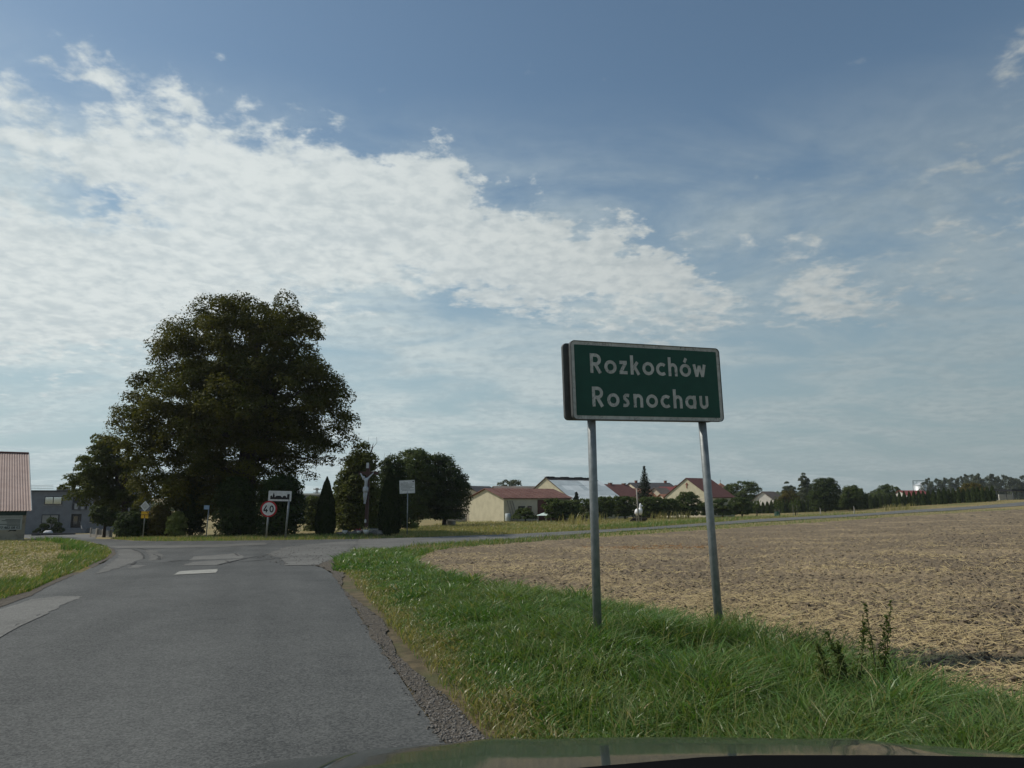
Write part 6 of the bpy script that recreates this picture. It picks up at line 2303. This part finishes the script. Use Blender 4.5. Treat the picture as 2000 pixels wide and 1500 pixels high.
def hood_mesh(m, u0, u1, nu, D0, D1, nD, edge=0.0):
    vs, fs = [], []
    for j in range(nD + 1):
        D_ = D0 + (D1 - D0) * j / nD
        for i in range(nu + 1):
            u = u0 + (u1 - u0) * i / nu
            nose = (abs(u) / .94) ** 2 * .05
            vs.append((u, D_ - nose * max(0, (D_ - 1.0)), hood_z(u, D_)))
    for j in range(nD):
        for i in range(nu):
            a = j * (nu + 1) + i
            fs.append((a, a + 1, a + nu + 2, a + nu + 1))
    m.raw(vs, fs)


def solid(o, th):
    md = o.modifiers.new('solid', 'SOLIDIFY')
    md.thickness = th
    md.offset = -1


o = sub('bonnet', M['car_paint'], car, lambda m: hood_mesh(m, -.72, .72, 48, .78, 2.04, 50), smooth=True)
solid(o, .015)
for s in (-1, 1):
    def wing(m):
        vs, fs = [], []
        n_, k_ = 30, 14
        for j in range(n_ + 1):
            D_ = .6 + 1.42 * j / n_
            for i in range(k_ + 1):
                f_ = i / k_
                u = .728 + .26 * min(1, f_ * 1.5)
                z_ = hood_z(u, max(.75, D_)) - .004 - (max(0, f_ - .55) / .45) ** 1.6 * .40
                nose = (u / .94) ** 2 * .05
                vs.append((s * u, D_ - nose * max(0, D_ - 1.0), z_))
        for j in range(n_):
            for i in range(k_):
                a = j * (k_ + 1) + i
                fs.append((a, a + 1, a + k_ + 2, a + k_ + 1) if s > 0 else (a + 1, a, a + k_ + 1, a + k_ + 2))
        m.raw(vs, fs)
    o = sub('front_wing', M['car_paint'], car, wing, smooth=True)
    solid(o, .012)
    w = sub('wheel', M['tyre'], car, lambda m: m.lathe([(.20, -.11), (.31, -.11), (.335, -.07), (.335, .07), (.31, .11), (.20, .11)], 28), smooth=True)
    w.location = (s * .79, 1.25, .335)
    w.rotation_euler = (0, math.pi / 2, 0)
    sub('rim', M['car_rim'], w, lambda m: m.lathe([(.03, .112 * s), (.2, .10 * s), (.205, .06 * s)], 20))
    sub('headlight', M['lamp_lens'], car, lambda m: m.box(s * .62 - .16, s * .62 + .16, 1.80, 1.93, .50, .63), bevel=.03)
sub('bumper', M['car_paint'], car, lambda m: m.box(-.84, .84, 1.78, 2.03, .22, .50), bevel=.06)
sub('grille', M['car_black'], car, lambda m: m.box(-.42, .42, 1.9, 2.03, .505, .60), bevel=.01)
sub('cowl', M['car_black'], car, lambda m: m.box(-.74, .74, .52, .80, .86, .91), bevel=.02)


def dash(m):
    vs, fs = [], []
    nu, nv = 30, 8
    for j in range(nv + 1):
        for i in range(nu + 1):
            u = -.66 + 1.32 * i / nu
            f_ = j / nv
            D_ = .30 + .34 * f_
            # highest towards the right, falling off to the left
            z_ = 1.35 - .64 * (.3345 + .125 * max(0, -.20 - u) + .03 * max(0, u + .05)) - .02 * (1 - f_)
            vs.append((u, D_, z_))
    for j in range(nv):
        for i in range(nu):
            a = j * (nu + 1) + i
            fs.append((a, a + 1, a + nu + 2, a + nu + 1))
    m.raw(vs, fs)


o = sub('dashboard', M['car_black'], car, dash, smooth=True)
solid(o, .12)

# ------------------------------------------------------------------ thin summer haze
hm = bpy.data.materials.new('haze')
hm.use_nodes = True
hm.node_tree.nodes.clear()
_vo = nd(hm.node_tree, 'ShaderNodeVolumePrincipled', {'Color': (0.86, 0.93, 1.0, 1.0), 'Density': 0.0002, 'Anisotropy': 0.25})
_ou = nd(hm.node_tree, 'ShaderNodeOutputMaterial')
hm.node_tree.links.new(_vo.outputs[0], _ou.inputs['Volume'])
hz = sub('haze', hm, None, lambda m: m.box(-700, 700, -60, 620, -9, 32))
tag(hz, 'thin pale summer haze over the fields', 'haze', kind='stuff')
